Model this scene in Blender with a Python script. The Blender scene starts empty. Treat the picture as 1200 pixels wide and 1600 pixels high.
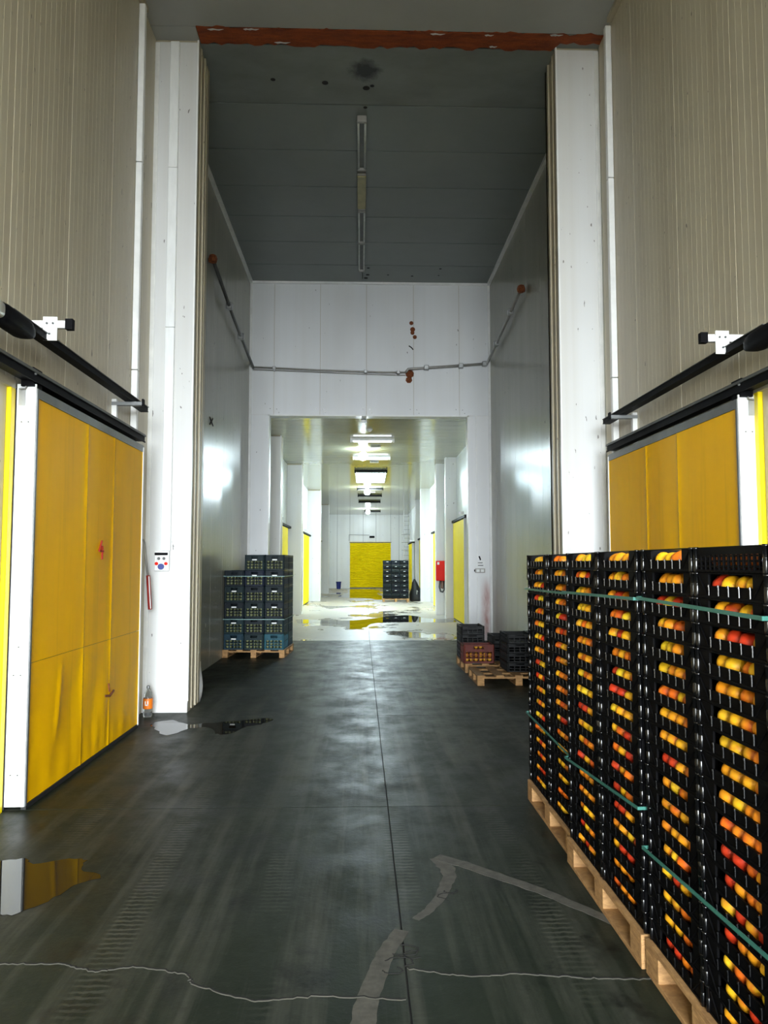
import bpy, math, random
from mathutils import Matrix, Vector
random.seed(7)
SC = bpy.context.scene
COL = SC.collection

# ------------------------------------------------------------------ camera
cam_d = bpy.data.cameras.new('camera')
cam = bpy.data.objects.new('camera', cam_d); COL.objects.link(cam)
cam_d.sensor_fit = 'HORIZONTAL'; cam_d.sensor_width = 36; cam_d.lens = 36.0
cam_d.clip_start = 0.05; cam_d.clip_end = 300
cam.location = (0, 0, 1.75)
cam.rotation_euler = (math.radians(90 + 3.814), 0, math.radians(-1.7146))
SC.camera = cam

# ------------------------------------------------------------------ world, daylight, exposure
SC.view_settings.view_transform = 'Standard'
SC.view_settings.look = 'None'
SC.view_settings.gamma = 1.0
SC.view_settings.use_curve_mapping = False
SC.view_settings.exposure = 0.2
W = bpy.data.worlds.new('overcast_sky'); SC.world = W
W.use_nodes = True
bg = W.node_tree.nodes['Background']
bg.inputs[0].default_value = (0.88, 0.95, 1.0, 1)
bg.inputs[1].default_value = 60.0
SC.cycles.max_bounces = 8
SC.cycles.diffuse_bounces = 5
SC.cycles.glossy_bounces = 4
SC.cycles.sample_clamp_indirect = 8.0
SC.cycles.caustics_reflective = False
SC.cycles.caustics_refractive = False
portal_d = bpy.data.lights.new('dock_opening_portal', 'AREA')
portal_d.shape = 'RECTANGLE'; portal_d.size = 5.3; portal_d.size_y = 5.4
portal_d.cycles.is_portal = True
portal = bpy.data.objects.new('dock_opening_portal', portal_d); COL.objects.link(portal)
portal.location = (0.21, -7.95, 2.7); portal.rotation_euler = (math.radians(90), 0, 0)

# ------------------------------------------------------------------ layout constants (metres)
LW, RW, CZ = -2.57, 2.99, 8.27          # hall walls and ceiling
PY, BY, RY = 9.25, 17.5, -8.0           # pillar line, back wall, dock wall behind the viewer
OX0, OX1, OZ = -2.13, 2.48, 5.15        # opening into the corridor
FY = 54.0                                # corridor end wall
CR = Matrix.Translation((0, BY, 0)) @ Matrix.Rotation(-0.0075, 4, 'Z') @ Matrix.Translation((0, -BY, 0))

# ------------------------------------------------------------------ mesh builder
class MB:
    def __init__(s): s.v = []; s.f = []; s.m = []
    def add(s, vs, fs, mi=0):
        b = len(s.v); s.v += [tuple(v) for v in vs]
        s.f += [tuple(b + i for i in f) for f in fs]; s.m += [mi] * len(fs); return s
    def box(s, x0, x1, y0, y1, z0, z1, c=0.0, mi=0):
        if c <= 0:
            vs = [(x, y, z) for z in (z0, z1) for y in (y0, y1) for x in (x0, x1)]
            return s.add(vs, [(0, 2, 3, 1), (4, 5, 7, 6), (0, 1, 5, 4), (2, 6, 7, 3), (0, 4, 6, 2), (1, 3, 7, 5)], mi)
        def ring(d, z): return [(x0 + d + c, y0 + d, z), (x1 - d - c, y0 + d, z), (x1 - d, y0 + d + c, z), (x1 - d, y1 - d - c, z),
                                (x1 - d - c, y1 - d, z), (x0 + d + c, y1 - d, z), (x0 + d, y1 - d - c, z), (x0 + d, y0 + d + c, z)]
        rs = [ring(c * .6, z0), ring(0, z0 + c), ring(0, z1 - c), ring(c * .6, z1)]
        return s.loft(rs, mi=mi)
    def loft(s, rings, cap=True, mi=0):
        n = len(rings[0]); vs = [p for r in rings for p in r]; fs = []
        for i in range(len(rings) - 1):
            for j in range(n):
                a = i * n + j; b = i * n + (j + 1) % n
                fs.append((a, b, b + n, a + n))
        if cap:
            fs.append(tuple(reversed(range(n)))); fs.append(tuple((len(rings) - 1) * n + j for j in range(n)))
        return s.add(vs, fs, mi)
    def lathe(s, prof, c=(0, 0, 0), n=16, mi=0):
        rs = [[(c[0] + r * math.cos(2 * math.pi * j / n), c[1] + r * math.sin(2 * math.pi * j / n), c[2] + z) for j in range(n)] for r, z in prof]
        return s.loft(rs, mi=mi)
    def tube(s, pts, r, n=8, mi=0):
        P = [Vector(p) for p in pts]; rs = []; up = None
        for i, p in enumerate(P):
            d = ((P[min(i + 1, len(P) - 1)] - p).normalized() + (p - P[max(i - 1, 0)]).normalized())
            if d.length < 1e-6: d = P[min(i + 1, len(P) - 1)] - P[max(i - 1, 0)]
            d.normalize()
            if up is None:
                up = Vector((0, 0, 1)) if abs(d.z) < .9 else Vector((1, 0, 0))
            a = (up - d * up.dot(d)).normalized(); b = d.cross(a); up = a
            rr = r[i] if isinstance(r, (list, tuple)) else r
            rs.append([tuple(p + a * rr * math.cos(2 * math.pi * j / n) + b * rr * math.sin(2 * math.pi * j / n)) for j in range(n)])
        return s.loft(rs, mi=mi)
    def bar(s, p, q, w, h, mi=0):
        return s.tube([p, q], max(w, h) * .7, 4, mi)
    def prism(s, poly, z0, z1, mi=0):
        return s.loft([[(x, y, z0) for x, y in poly], [(x, y, z1) for x, y in poly]], mi=mi)
    def grid(s, nx, ny, fn, mi=0):
        vs = [fn(i / nx, j / ny) for j in range(ny + 1) for i in range(nx + 1)]
        fs = [(j * (nx + 1) + i, j * (nx + 1) + i + 1, (j + 1) * (nx + 1) + i + 1, (j + 1) * (nx + 1) + i) for j in range(ny) for i in range(nx)]
        return s.add(vs, fs, mi)
    def mesh(s, name, mats, smooth=False):
        me = bpy.data.meshes.new(name); me.from_pydata(s.v, [], s.f)
        for m in (mats if isinstance(mats, (list, tuple)) else [mats]): me.materials.append(m)
        if any(s.m): me.polygons.foreach_set('material_index', s.m)
        if smooth: me.polygons.foreach_set('use_smooth', [True] * len(s.f))
        me.update(); return me
    def build(s, name, mats, parent=None, loc=(0, 0, 0), rz=0, smooth=False):
        return link(name, s.mesh(name, mats, smooth), parent, loc, rz)
def link(name, me, parent=None, loc=(0, 0, 0), rz=0):
    o = bpy.data.objects.new(name, me); COL.objects.link(o)
    o.location = loc; o.rotation_euler = (0, 0, rz)
    if parent: o.parent = parent
    return o
def tag(o, label=None, cat=None, group=None, kind=None):
    if label: o['label'] = label
    if cat: o['category'] = cat
    if group: o['group'] = group
    if kind: o['kind'] = kind
    return o
def thing(name, label, cat, loc=(0, 0, 0), rz=0, group=None):
    return tag(link(name, None, None, loc, rz), label, cat, group)
def corr(o):
    o.matrix_basis = CR @ o.matrix_basis; return o
def B(*a, **k): return MB().box(*a, **k)
ORD = ['topmost', 'second', 'third', 'fourth', 'fifth', 'sixth', 'seventh', 'eighth', 'ninth', 'tenth', 'eleventh', 'twelfth', 'thirteenth',
       'fourteenth', 'fifteenth', 'sixteenth', 'seventeenth', 'bottom']

# ------------------------------------------------------------------ materials
def nodes(name):
    m = bpy.data.materials.new(name); m.use_nodes = True
    nt = m.node_tree; return m, nt, nt.nodes['Principled BSDF']
def N(nt, t, **k):
    n = nt.nodes.new(t)
    for a, b in k.items(): setattr(n, a, b)
    return n
def coords(nt, scale, space='world'):
    mp = N(nt, 'ShaderNodeMapping'); mp.inputs['Scale'].default_value = scale
    if space == 'world': src = N(nt, 'ShaderNodeNewGeometry').outputs['Position']
    else: src = N(nt, 'ShaderNodeTexCoord').outputs['Object']
    nt.links.new(src, mp.inputs[0]); return mp.outputs[0]
def noise(nt, scale, detail=4, rough=.6, s=1.0, space='world'):
    n = N(nt, 'ShaderNodeTexNoise'); n.inputs['Scale'].default_value = s; n.inputs['Detail'].default_value = detail; n.inputs['Roughness'].default_value = rough
    nt.links.new(coords(nt, scale, space), n.inputs['Vector']); return n.outputs['Fac']
def ramp(nt, fac, lo, hi, a=0.0, b=1.0):
    r = N(nt, 'ShaderNodeMapRange'); r.inputs[1].default_value = lo; r.inputs[2].default_value = hi; r.inputs[3].default_value = a; r.inputs[4].default_value = b
    nt.links.new(fac, r.inputs[0]); return r.outputs[0]
def mix(nt, fac, a, b):
    m = N(nt, 'ShaderNodeMix', data_type='RGBA')
    for sock, v in ((m.inputs[0], fac), (m.inputs[6], a), (m.inputs[7], b)):
        if isinstance(v, bpy.types.NodeSocket): nt.links.new(v, sock)
        elif isinstance(v, (int, float)): sock.default_value = v
        else: sock.default_value = (*v, 1)
    return m.outputs[2]
def math_(nt, op, a, b=0.0):
    m = N(nt, 'ShaderNodeMath', operation=op)
    for sock, v in ((m.inputs[0], a), (m.inputs[1], b)):
        if isinstance(v, bpy.types.NodeSocket): nt.links.new(v, sock)
        else: sock.default_value = v
    return m.outputs[0]
def bump(nt, p, h, dist=.01, strength=.5):
    b = N(nt, 'ShaderNodeBump'); b.inputs['Strength'].default_value = strength; b.inputs['Distance'].default_value = dist
    nt.links.new(h, b.inputs['Height']); nt.links.new(b.outputs[0], p.inputs['Normal'])
def plain(name, col, rough=.5, metal=0.0, var=.25, vscale=(6, 6, 6), space='world', spec=.5):
    m, nt, p = nodes(name)
    f = ramp(nt, noise(nt, vscale, 4, .6, 1, space), .35, .7)
    nt.links.new(mix(nt, f, col, tuple(c * (1 - var) for c in col)), p.inputs['Base Color'])
    p.inputs['Roughness'].default_value = rough; p.inputs['Metallic'].default_value = metal
    p.inputs['Specular IOR Level'].default_value = spec
    return m
def panelmat(name, col, dirt, rough=.3, streak=.6, specks=True):
    """painted steel sandwich panel: vertical run-off streaks, soft blotches, small dark chips"""
    m, nt, p = nodes(name)
    st = ramp(nt, noise(nt, (3.5, 3.5, .06), 4, .6), .42, .78, 0, streak)
    bl = ramp(nt, noise(nt, (.6, .6, .35), 3, .5), .4, .75, 0, .5)
    c = mix(nt, st, col, dirt); c = mix(nt, bl, c, tuple(x * .75 for x in col))
    if specks:
        sp = ramp(nt, noise(nt, (22, 22, 9), 2, .4), .745, .77)
        c = mix(nt, math_(nt, 'MULTIPLY', sp, .8), c, (.05, .04, .03))
    nt.links.new(c, p.inputs['Base Color'])
    p.inputs['Roughness'].default_value = rough
    return m
def emit(name, col, strength):
    m, nt, p = nodes(name)
    p.inputs['Base Color'].default_value = (.8, .8, .8, 1)
    p.inputs['Emission Color'].default_value = (*col, 1); p.inputs['Emission Strength'].default_value = strength
    return m

M = {}
M['wall'] = panelmat('cream_wall_panel', (.53, .485, .365), (.27, .22, .14), .36, .5)
M['corr_wall'] = panelmat('white_corridor_panel', (.74, .77, .77), (.55, .55, .50), .3, .3)
M['back'] = panelmat('white_back_wall_panel', (.78, .80, .82), (.62, .60, .54), .4, .25)
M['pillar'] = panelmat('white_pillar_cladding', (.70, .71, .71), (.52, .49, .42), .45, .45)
M['pillar_side'] = panelmat('shaded_beige_pillar_side', (.42, .375, .27), (.28, .23, .14), .4, .6)  # beige, darkened in the colour for the weaker light on pillar sides
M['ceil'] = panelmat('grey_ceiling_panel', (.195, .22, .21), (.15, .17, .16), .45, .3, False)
M['corr_ceil'] = panelmat('glossy_corridor_ceiling', (.36, .36, .24), (.28, .28, .19), .12, .3, False)
M['trimw'] = plain('white_plastic_trim', (.84, .85, .84), .35, 0, .12)
M['white'] = plain('white_painted_aluminium', (.86, .88, .88), .35, 0, .1, (12, 12, 3))
M['gap'] = plain('dark_joint', (.02, .018, .015), .8)
M['black'] = plain('black_rail_paint', (.005, .005, .006), .55, 0, .2, spec=.06)
M['rubber'] = plain('black_rubber', (.010, .010, .010), .6)
M['grey'] = plain('grey_metal', (.22, .23, .23), .4, .6)
M['darkgrey'] = plain('dark_grey_frame', (.10, .105, .10), .45, .3)
M['galv'] = plain('galvanised_steel', (.45, .46, .46), .35, .8)
M['pipe'] = plain('old_grey_conduit', (.36, .35, .32), .45, .2)
M['rust'] = plain('rust', (.22, .06, .015), .9, 0, .6, (40, 40, 40))
M['red'] = plain('red_paint', (.75, .014, .004), .45, 0, .1, spec=.15)
M['blue'] = plain('blue_plastic', (.015, .03, .22), .4)
M['wood'] = None
M['tubeoff'] = plain('unlit_tube', (.62, .66, .62), .3)
M['yellowed'] = plain('yellowed_diffuser', (.42, .38, .16), .4)
M['brightyellow'] = plain('bright_yellow_frame', (.90, .70, .0), .4, 0, .08)
M['corr_yellow'] = plain('yellow_corridor_door', (.95, .74, .0), .5, 0, .06, spec=.1)
M['cable'] = plain('white_cable', (.7, .7, .68), .4)
M['strap'] = plain('green_strap', (.05, .20, .16), .35, 0, .2)
M['string'] = plain('pale_strap', (.25, .42, .40), .4)
M['label'] = plain('white_paper_label', (.85, .87, .86), .6, 0, .05)
M['redmark'] = plain('red_marker', (.35, .02, .01), .6)
M['lamp_near'] = emit('lit_near_bulb', (.75, .92, 1.0), 220)
M['lamp'] = emit('lit_bulb', (.78, .93, 1.0), 580)
M['panel_lamp'] = emit('lit_panel', (.70, .91, 1.0), 52)
M['tube_lit'] = emit('lit_tube', (.86, .95, 1.0), 3)

def door_yellow():
    m, nt, p = nodes('yellow_door_skin')
    g = noise(nt, (1.3, 1.3, .5), 4, .6); s = noise(nt, (7, 7, .35), 4, .7)
    c = mix(nt, ramp(nt, g, .35, .7), (.98, .545, .0), (.88, .46, .0))
    c = mix(nt, ramp(nt, s, .55, .8, 0, .5), c, (.60, .33, .004))
    nt.links.new(c, p.inputs['Base Color'])
    p.inputs['Roughness'].default_value = .5; p.inputs['Specular IOR Level'].default_value = .12
    bump(nt, p, noise(nt, (2.2, 2.2, .9), 2, .4), .05, .25)
    return m
M['door'] = door_yellow()
def woodmat():
    m, nt, p = nodes('pallet_pine')
    n = noise(nt, (14, 14, 40), 5, .7)
    nt.links.new(mix(nt, ramp(nt, n, .35, .7), (.46, .26, .10), (.22, .11, .04)), p.inputs['Base Color'])
    p.inputs['Roughness'].default_value = .75; return m
M['wood'] = woodmat()
def foam():
    m, nt, p = nodes('orange_foam_edge')
    n = noise(nt, (3, 14, 6), 5, .7)
    nt.links.new(mix(nt, ramp(nt, n, .35, .7), (.32, .065, .010), (.13, .022, .006)), p.inputs['Base Color'])
    p.inputs['Roughness'].default_value = .9
    bump(nt, p, noise(nt, (20, 20, 20), 4, .7), .02, .6); return m
M['foam'] = foam()
def floormat():
    m, nt, p = nodes('worn_dark_concrete')
    a = noise(nt, (.55, .35, 1), 6, .65); b = noise(nt, (5, .22, 1), 5, .65); c = noise(nt, (26, 26, 1), 4, .7); d = noise(nt, (2.4, 2.0, 1), 5, .7)
    col = mix(nt, ramp(nt, a, .35, .68), (.009, .0125, .008), (.023, .029, .019))
    col = mix(nt, ramp(nt, b, .48, .70, 0, .85), col, (.062, .063, .050))
    col = mix(nt, ramp(nt, d, .53, .68, 0, .85), col, (.007, .008, .0065))
    col = mix(nt, ramp(nt, c, .60, .78, 0, .35), col, (.055, .056, .046))
    # tyre tread bars inside long tracks
    pos = N(nt, 'ShaderNodeSeparateXYZ'); g = N(nt, 'ShaderNodeNewGeometry'); nt.links.new(g.outputs['Position'], pos.inputs[0])
    wv = N(nt, 'ShaderNodeTexWave', bands_direction='Y'); wv.inputs['Scale'].default_value = 7.0; wv.inputs['Distortion'].default_value = 2.5; wv.inputs['Detail Scale'].default_value = 3.0
    nt.links.new(g.outputs['Position'], wv.inputs['Vector'])
    track = math_(nt, 'ABSOLUTE', math_(nt, 'SUBTRACT', math_(nt, 'FRACT', math_(nt, 'ADD', math_(nt, 'MULTIPLY', pos.outputs[0], 1.45), math_(nt, 'MULTIPLY', pos.outputs[1], .035))), .5))
    tm = math_(nt, 'MULTIPLY', ramp(nt, track, .13, .09), ramp(nt, wv.outputs['Fac'], .55, .8))
    tm = math_(nt, 'MULTIPLY', tm, ramp(nt, noise(nt, (1.1, .6, 1), 3, .5), .44, .60, 0, .7))
    col = mix(nt, tm, col, (.075, .076, .060))
    nt.links.new(col, p.inputs['Base Color'])
    nt.links.new(ramp(nt, d, .35, .68, .56, .34), p.inputs['Roughness']); p.inputs['Specular IOR Level'].default_value = .1
    bump(nt, p, c, .004, .35); return m
M['floor'] = floormat()
def corrfloor():
    m, nt, p = nodes('pale_wet_concrete')
    a = noise(nt, (.5, .22, 1), 5, .6); b = noise(nt, (5, 2, 1), 5, .7); w = noise(nt, (.55, .30, 1), 4, .6)
    col = mix(nt, ramp(nt, a, .35, .68), (.46, .41, .35), (.36, .33, .29))
    col = mix(nt, ramp(nt, b, .55, .75, 0, .5), col, (.22, .20, .17))
    wet = ramp(nt, w, .50, .60)
    col = mix(nt, math_(nt, 'MULTIPLY', wet, .55), col, (.16, .13, .10))
    nt.links.new(col, p.inputs['Base Color'])
    nt.links.new(ramp(nt, wet, 0, 1, .45, .07), p.inputs['Roughness']); return m
M['corr_floor'] = corrfloor()
def watermat():
    m, nt, p = nodes('standing_water')
    p.inputs['Base Color'].default_value = (.012, .010, .007, 1); p.inputs['Roughness'].default_value = .015; p.inputs['IOR'].default_value = 1.36
    return m
M['water'] = watermat()
M['chalk'] = plain('scuffed_light_mark', (.085, .08, .066), .7, 0, .5, (18, 18, 18))
M['cracklip'] = plain('crack_lip', (.11, .105, .085), .8)
M['crack'] = plain('crack_shadow_gap', (.008, .008, .007), .9)
M['soot'] = plain('soot', (.012, .012, .012), .9)
M['apron'] = plain('outdoor_concrete', (.14, .135, .13), .8)
def crateblack(name, rough, spec):
    m, nt, p = nodes(name)
    p.inputs['Base Color'].default_value = (.0025, .0025, .003, 1); p.inputs['Roughness'].default_value = rough; p.inputs['Specular IOR Level'].default_value = spec
    return m
M['crate'] = crateblack('black_crate_plastic', .55, .07)
M['post'] = crateblack('glossy_black_post', .16, .6)
def objcol(name, rough, blush=False):
    m, nt, p = nodes(name)
    oi = N(nt, 'ShaderNodeObjectInfo')
    if blush:
        f = ramp(nt, noise(nt, (13, 13, 13), 3, .5), .50, .70, 0, .75)
        nt.links.new(mix(nt, f, oi.outputs['Color'], (.50, .03, .006)), p.inputs['Base Color'])
    else:
        f = ramp(nt, noise(nt, (9, 9, 9), 3, .6), .4, .7, 0, .4)
        nt.links.new(mix(nt, f, oi.outputs['Color'], (.003, .006, .007)), p.inputs['Base Color']); p.inputs['Specular IOR Level'].default_value = .18
    p.inputs['Roughness'].default_value = rough; return m
M['peach'] = objcol('peach_skin', .5, True)
M['greencrate'] = objcol('teal_crate_plastic', .5)
M['greenfruit'] = plain('pale_green_fruit', (.20, .22, .10), .5, 0, .4, (30, 30, 30))
M['clear'] = None
def clearmat():
    m, nt, p = nodes('clear_bottle_plastic')
    p.inputs['Base Color'].default_value = (.85, .9, .9, 1); p.inputs['Transmission Weight'].default_value = .92
    p.inputs['Roughness'].default_value = .08; p.inputs['IOR'].default_value = 1.2; return m
M['clear'] = clearmat()
M['orange'] = plain('orange_label', (.85, .20, .01), .45, 0, .1)
def stainpanel():
    """jamb panel with a reddish scrape beside its edge (object space, metres)"""
    m, nt, p = nodes('scraped_white_panel')
    sx = N(nt, 'ShaderNodeSeparateXYZ'); g = N(nt, 'ShaderNodeNewGeometry'); nt.links.new(g.outputs['Position'], sx.inputs[0])
    a = ramp(nt, math_(nt, 'ABSOLUTE', math_(nt, 'SUBTRACT', sx.outputs[0], 2.86)), .0, .16, 1, 0)
    b = ramp(nt, math_(nt, 'ABSOLUTE', math_(nt, 'SUBTRACT', sx.outputs[2], .62)), .35, .85, 1, 0)
    n = ramp(nt, noise(nt, (8, 8, 2), 4, .6), .3, .6, .3, 1)
    f = math_(nt, 'MULTIPLY', math_(nt, 'MULTIPLY', a, b), n)
    nt.links.new(mix(nt, f, (.78, .79, .80), (.36, .12, .09)), p.inputs['Base Color'])
    p.inputs['Roughness'].default_value = .45; return m
M['stained'] = stainpanel()
def sootpanel():
    m, nt, p = nodes('sooted_ceiling_panel')
    g = N(nt, 'ShaderNodeNewGeometry'); d = N(nt, 'ShaderNodeVectorMath', operation='DISTANCE'); d.inputs[1].default_value = (.05, 9.78, CZ)
    nt.links.new(g.outputs['Position'], d.inputs[0])
    r = math_(nt, 'ADD', d.outputs['Value'], ramp(nt, noise(nt, (9, 9, 9), 4, .6), .3, .7, -.045, .045))
    f = ramp(nt, r, .11, .25, .98, 0)
    bl = ramp(nt, noise(nt, (1.2, 2.2, 1), 4, .6), .35, .7)
    nt.links.new(mix(nt, f, mix(nt, bl, (.195, .22, .21), (.15, .165, .155)), (.006, .006, .006)), p.inputs['Base Color'])
    p.inputs['Roughness'].default_value = .5; return m
M['sooted'] = sootpanel()

# ================================================================== THE HALL: structure
# floor: slabs with recessed joints
floor = tag(B(LW - .3, RW + .3, RY, BY + .1, -.25, -.012).build('floor', M['gap']), 'dark worn concrete hall floor', None, None, 'structure')
ys = [RY, .35, 5.66, 8.98, 10.93, 14.2, BY + .1]
for i in range(len(ys) - 1):
    for x0, x1 in ((LW - .25, .1925), (.2015, RW + .25)):
        g = .005 if i in (1, 2) else .003
        B(x0, x1, ys[i] + g, ys[i + 1] - g, -.012, 0).build('slab', M['floor'], floor)
def ribbon(pts, w, z, jitter=0.0, sub=6):
    P = []
    for i in range(len(pts) - 1):
        for k in range(sub):
            t = k / sub
            P.append((pts[i][0] * (1 - t) + pts[i + 1][0] * t, pts[i][1] * (1 - t) + pts[i + 1][1] * t))
    P.append(pts[-1]); L = []; R_ = []
    for i, p in enumerate(P):
        a = P[max(i - 1, 0)]; b = P[min(i + 1, len(P) - 1)]
        dx, dy = b[0] - a[0], b[1] - a[1]; l = math.hypot(dx, dy) or 1
        jx = random.uniform(-jitter, jitter); jy = random.uniform(-jitter, jitter)
        ww = (w[0] + (w[1] - w[0]) * i / (len(P) - 1)) if isinstance(w, tuple) else w
        ww *= random.uniform(.96, 1.04)
        L.append((p[0] - dy / l * ww / 2 + jx, p[1] + dx / l * ww / 2 + jy, z)); R_.append((p[0] + dy / l * ww / 2 + jx, p[1] - dx / l * ww / 2 + jy, z))
    mb = MB(); n = len(P); vs = L + R_
    lo = [(x, y, 0.0) for x, y, _ in vs]
    mb.add(vs + lo, [(i, n + i, n + i + 1, i + 1) for i in range(n - 1)] + [(i, i + 1, 2 * n + i + 1, 2 * n + i) for i in range(n - 1)] + [(n + i + 1, n + i, 3 * n + i, 3 * n + i + 1) for i in range(n - 1)])
    return mb
for pts in ([(-2.3, 3.56), (-1.58, 3.54), (-1.3, 3.53), (-1.14, 3.46), (-.98, 3.5), (-.74, 3.43), (-.70, 3.35), (-.42, 3.21), (-.16, 3.25), (.19, 3.21)],
            [(.2, 3.45), (.43, 3.38), (.7, 3.39), (.95, 3.35), (1.23, 3.33), (1.7, 3.36)]):
    random.seed(len(pts)); ribbon([(x, y - .006) for x, y in pts], .007, .0012, .007, 14).build('crack_lip', M['cracklip'], floor)
    random.seed(len(pts)); ribbon(pts, .008, .0018, .007, 14).build('crack', M['crack'], floor)
random.seed(11)
for ri, (pts, w) in enumerate((([(.0, 2.95), (.03, 3.2), (.07, 3.4), (.12, 3.6), (.2, 3.79)], (.10, .075)), ([(.27, 3.9), (.35, 4.0), (.44, 4.2), (.5, 4.42), (.5, 4.52), (.46, 4.68)], (.04, .10)),
               ([(.45, 4.7), (.59, 4.59), (.8, 4.38), (.98, 4.19), (1.14, 3.98), (1.29, 3.77)], (.09, .06)))):
    ribbon(pts, w, .0008 + .0004 * ri, .004).build('skid_mark', M['chalk'], floor)
for cx, cy_, rr in ((.20, 3.60, .07), (.17, 3.50, .06), (.24, 3.56, .05), (.14, 3.43, .045), (.46, 4.16, .05), (.48, 4.22, .035)):
    a0 = random.uniform(0, 6)
    ribbon([(cx + rr * math.cos(a0 + k * .7) * random.uniform(.8, 1.2), cy_ + rr * .7 * math.sin(a0 + k * .7)) for k in range(7)], .006, .0020, .003, 3).build('scuff', M['crack'], floor)
corr_floor = corr(tag(B(-3.0, 3.4, BY + .1, FY + .3, -.25, -.012).build('floor_corridor', M['gap']), 'pale wet concrete corridor floor', None, None, 'structure'))
for y0, y1 in ((BY + .1, 21.2), (21.2, 26.8), (26.8, 35), (35, 44.2), (44.2, FY + .3)):
    for x0, x1 in ((-3.0, .19), (.2, 3.4)):
        B(x0, x1, y0 + .003, y1 - .003, -.012, 0).build('slab', M['corr_floor'], corr_floor)
apron = tag(B(-14, 14, -40, RY, -.3, -.02).build('ground_outside', M['apron']), 'concrete apron outside the dock opening', None, None, 'structure')

# side walls: ribbed vertical panels, one object each
PW = 1.1
def panel_mesh(name, h, mat, w=PW, rib=.1, depth=.0011):
    prof = [(-.012, 0.0), (0, .006)]
    k = rib
    while k < w - .02:
        prof += [(0, k - .006), (depth, k - .002), (depth, k + .002), (0, k + .006)]; k += rib
    prof += [(0, w - .006), (-.012, w)]
    vs = [(x, y, z) for z in (0, h) for x, y in prof]; n = len(prof)
    return MB().add(vs, [(i + 1, i, n + i, n + i + 1) for i in range(n - 1)]).mesh(name, mat)
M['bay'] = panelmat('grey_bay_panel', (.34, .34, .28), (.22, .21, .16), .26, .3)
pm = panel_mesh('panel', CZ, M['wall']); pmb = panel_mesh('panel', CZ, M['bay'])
for side, X, sgn in (('left', LW, 1), ('right', RW, -1)):
    w = tag(B(min(X - sgn * .012, X - sgn * .15), max(X - sgn * .012, X - sgn * .15), RY, BY + .15, 0, CZ + .1).build('wall_' + side, M['gap']),
            'tall cream ribbed panel wall on the %s of the hall' % side, None, None, 'structure')
    y = RY + (.0 if side == 'left' else .35) - .75
    while y < BY - .01:
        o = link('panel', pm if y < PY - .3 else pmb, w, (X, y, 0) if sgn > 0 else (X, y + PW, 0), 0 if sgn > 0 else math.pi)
        y += PW
wl_ = bpy.data.objects['wall_left']
MB().tube([(LW + .004, 12.95, 4.22), (LW + .004, 13.25, 4.12)], .012, 5).tube([(LW + .004, 12.97, 4.10), (LW + .004, 13.22, 4.24)], .012, 5).build('scratched_cross', M['soot'], wl_)
# rear dock wall with the open gate behind the viewer
rear = tag(MB().box(LW - .2, -2.44, RY - .2, RY, 0, CZ).box(2.86, RW + .2, RY - .2, RY, 0, CZ).box(-2.44, 2.86, RY - .2, RY, 5.4, CZ).build('wall_rear', M['wall']),
           'dock wall with open gate', None, None, 'structure')
# ceiling panels across the hall
ceil = tag(B(LW - .2, RW + .2, RY, BY + .1, CZ + .012, CZ + .2).build('ceiling', M['gap']), 'grey panelled hall ceiling', None, None, 'structure')
cy = [RY + i * 1.18 for i in range(12)] + [9.02]
cy = [y for y in cy if y < 8.6] + [9.0]
M['ceil_front'] = panelmat('lit_front_ceiling_panel', (.34, .35, .33), (.27, .28, .26), .45, .3, False)  # paler copy of the ceiling grey, with stronger front light in the colour
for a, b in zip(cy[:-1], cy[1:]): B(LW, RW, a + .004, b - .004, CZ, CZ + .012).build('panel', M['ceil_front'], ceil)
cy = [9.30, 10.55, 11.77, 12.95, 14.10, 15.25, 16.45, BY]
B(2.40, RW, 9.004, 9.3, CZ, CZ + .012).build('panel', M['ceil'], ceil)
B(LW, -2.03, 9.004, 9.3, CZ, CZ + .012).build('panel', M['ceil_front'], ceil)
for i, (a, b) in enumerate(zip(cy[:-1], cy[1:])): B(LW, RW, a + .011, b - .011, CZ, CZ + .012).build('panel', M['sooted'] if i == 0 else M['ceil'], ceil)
random.seed(3)
fs = MB(); n = 60; top = []; bot = []
for i in range(n + 1):
    x = -2.02 + (RW + 2.02) * i / n
    wdt = .5 if x > 2.45 else 1
    top.append((x, 9.0 + random.uniform(-.03, .03))); bot.append((x, 9.06 + .24 * wdt + random.uniform(-.035, .035)))
poly = top + bot[::-1]
vs = [(x, y, CZ - .006) for x, y in poly] + [(x, y, CZ + .012) for x, y in poly]; L = len(poly)
fs.add(vs, [(i, i + 1, L - 2 - i, L - 1 - i) for i in range(n)] + [(i, (i + 1) % L, L + (i + 1) % L, L + i) for i in range(L)])
tag(fs.build('foam_strip', M['foam'], ceil), 'torn orange foam strip across the ceiling')
random.seed(5)
for k in range(9):   # torn paint flakes along the strip
    x = random.uniform(-1.9, 2.5); w_ = random.uniform(.08, .22); y = random.choice((9.03, 9.27)) + random.uniform(-.02, .02)
    MB().prism([(x, y - .008), (x + w_ * .35, y - .022), (x + w_ * .6, y - .008), (x + w_, y - .012), (x + w_ * .7, y + .012), (x + w_ * .4, y + .004), (x + w_ * .2, y + .014)], CZ - .009, CZ - .006).build('paint_flake', M['pillar'], ceil)
for x, y, r in ((-1.2, 10.0, .035), (-.5, 10.05, .045), (.06, 10.15, .05), (.14, 10.1, .03), (.05, 10.6, .03), (.15, 16.6, .035), (.14, 17.0, .045), (.10, 17.2, .05), (.6, 17.0, .025), (1.15, 17.05, .03), (1.75, 16.6, .03), (1.75, 17.0, .02)):
    MB().lathe([(r, -.004), (r * .8, 0)], (x, y, CZ), 9).build('rust_hole', M['soot'], ceil)

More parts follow.
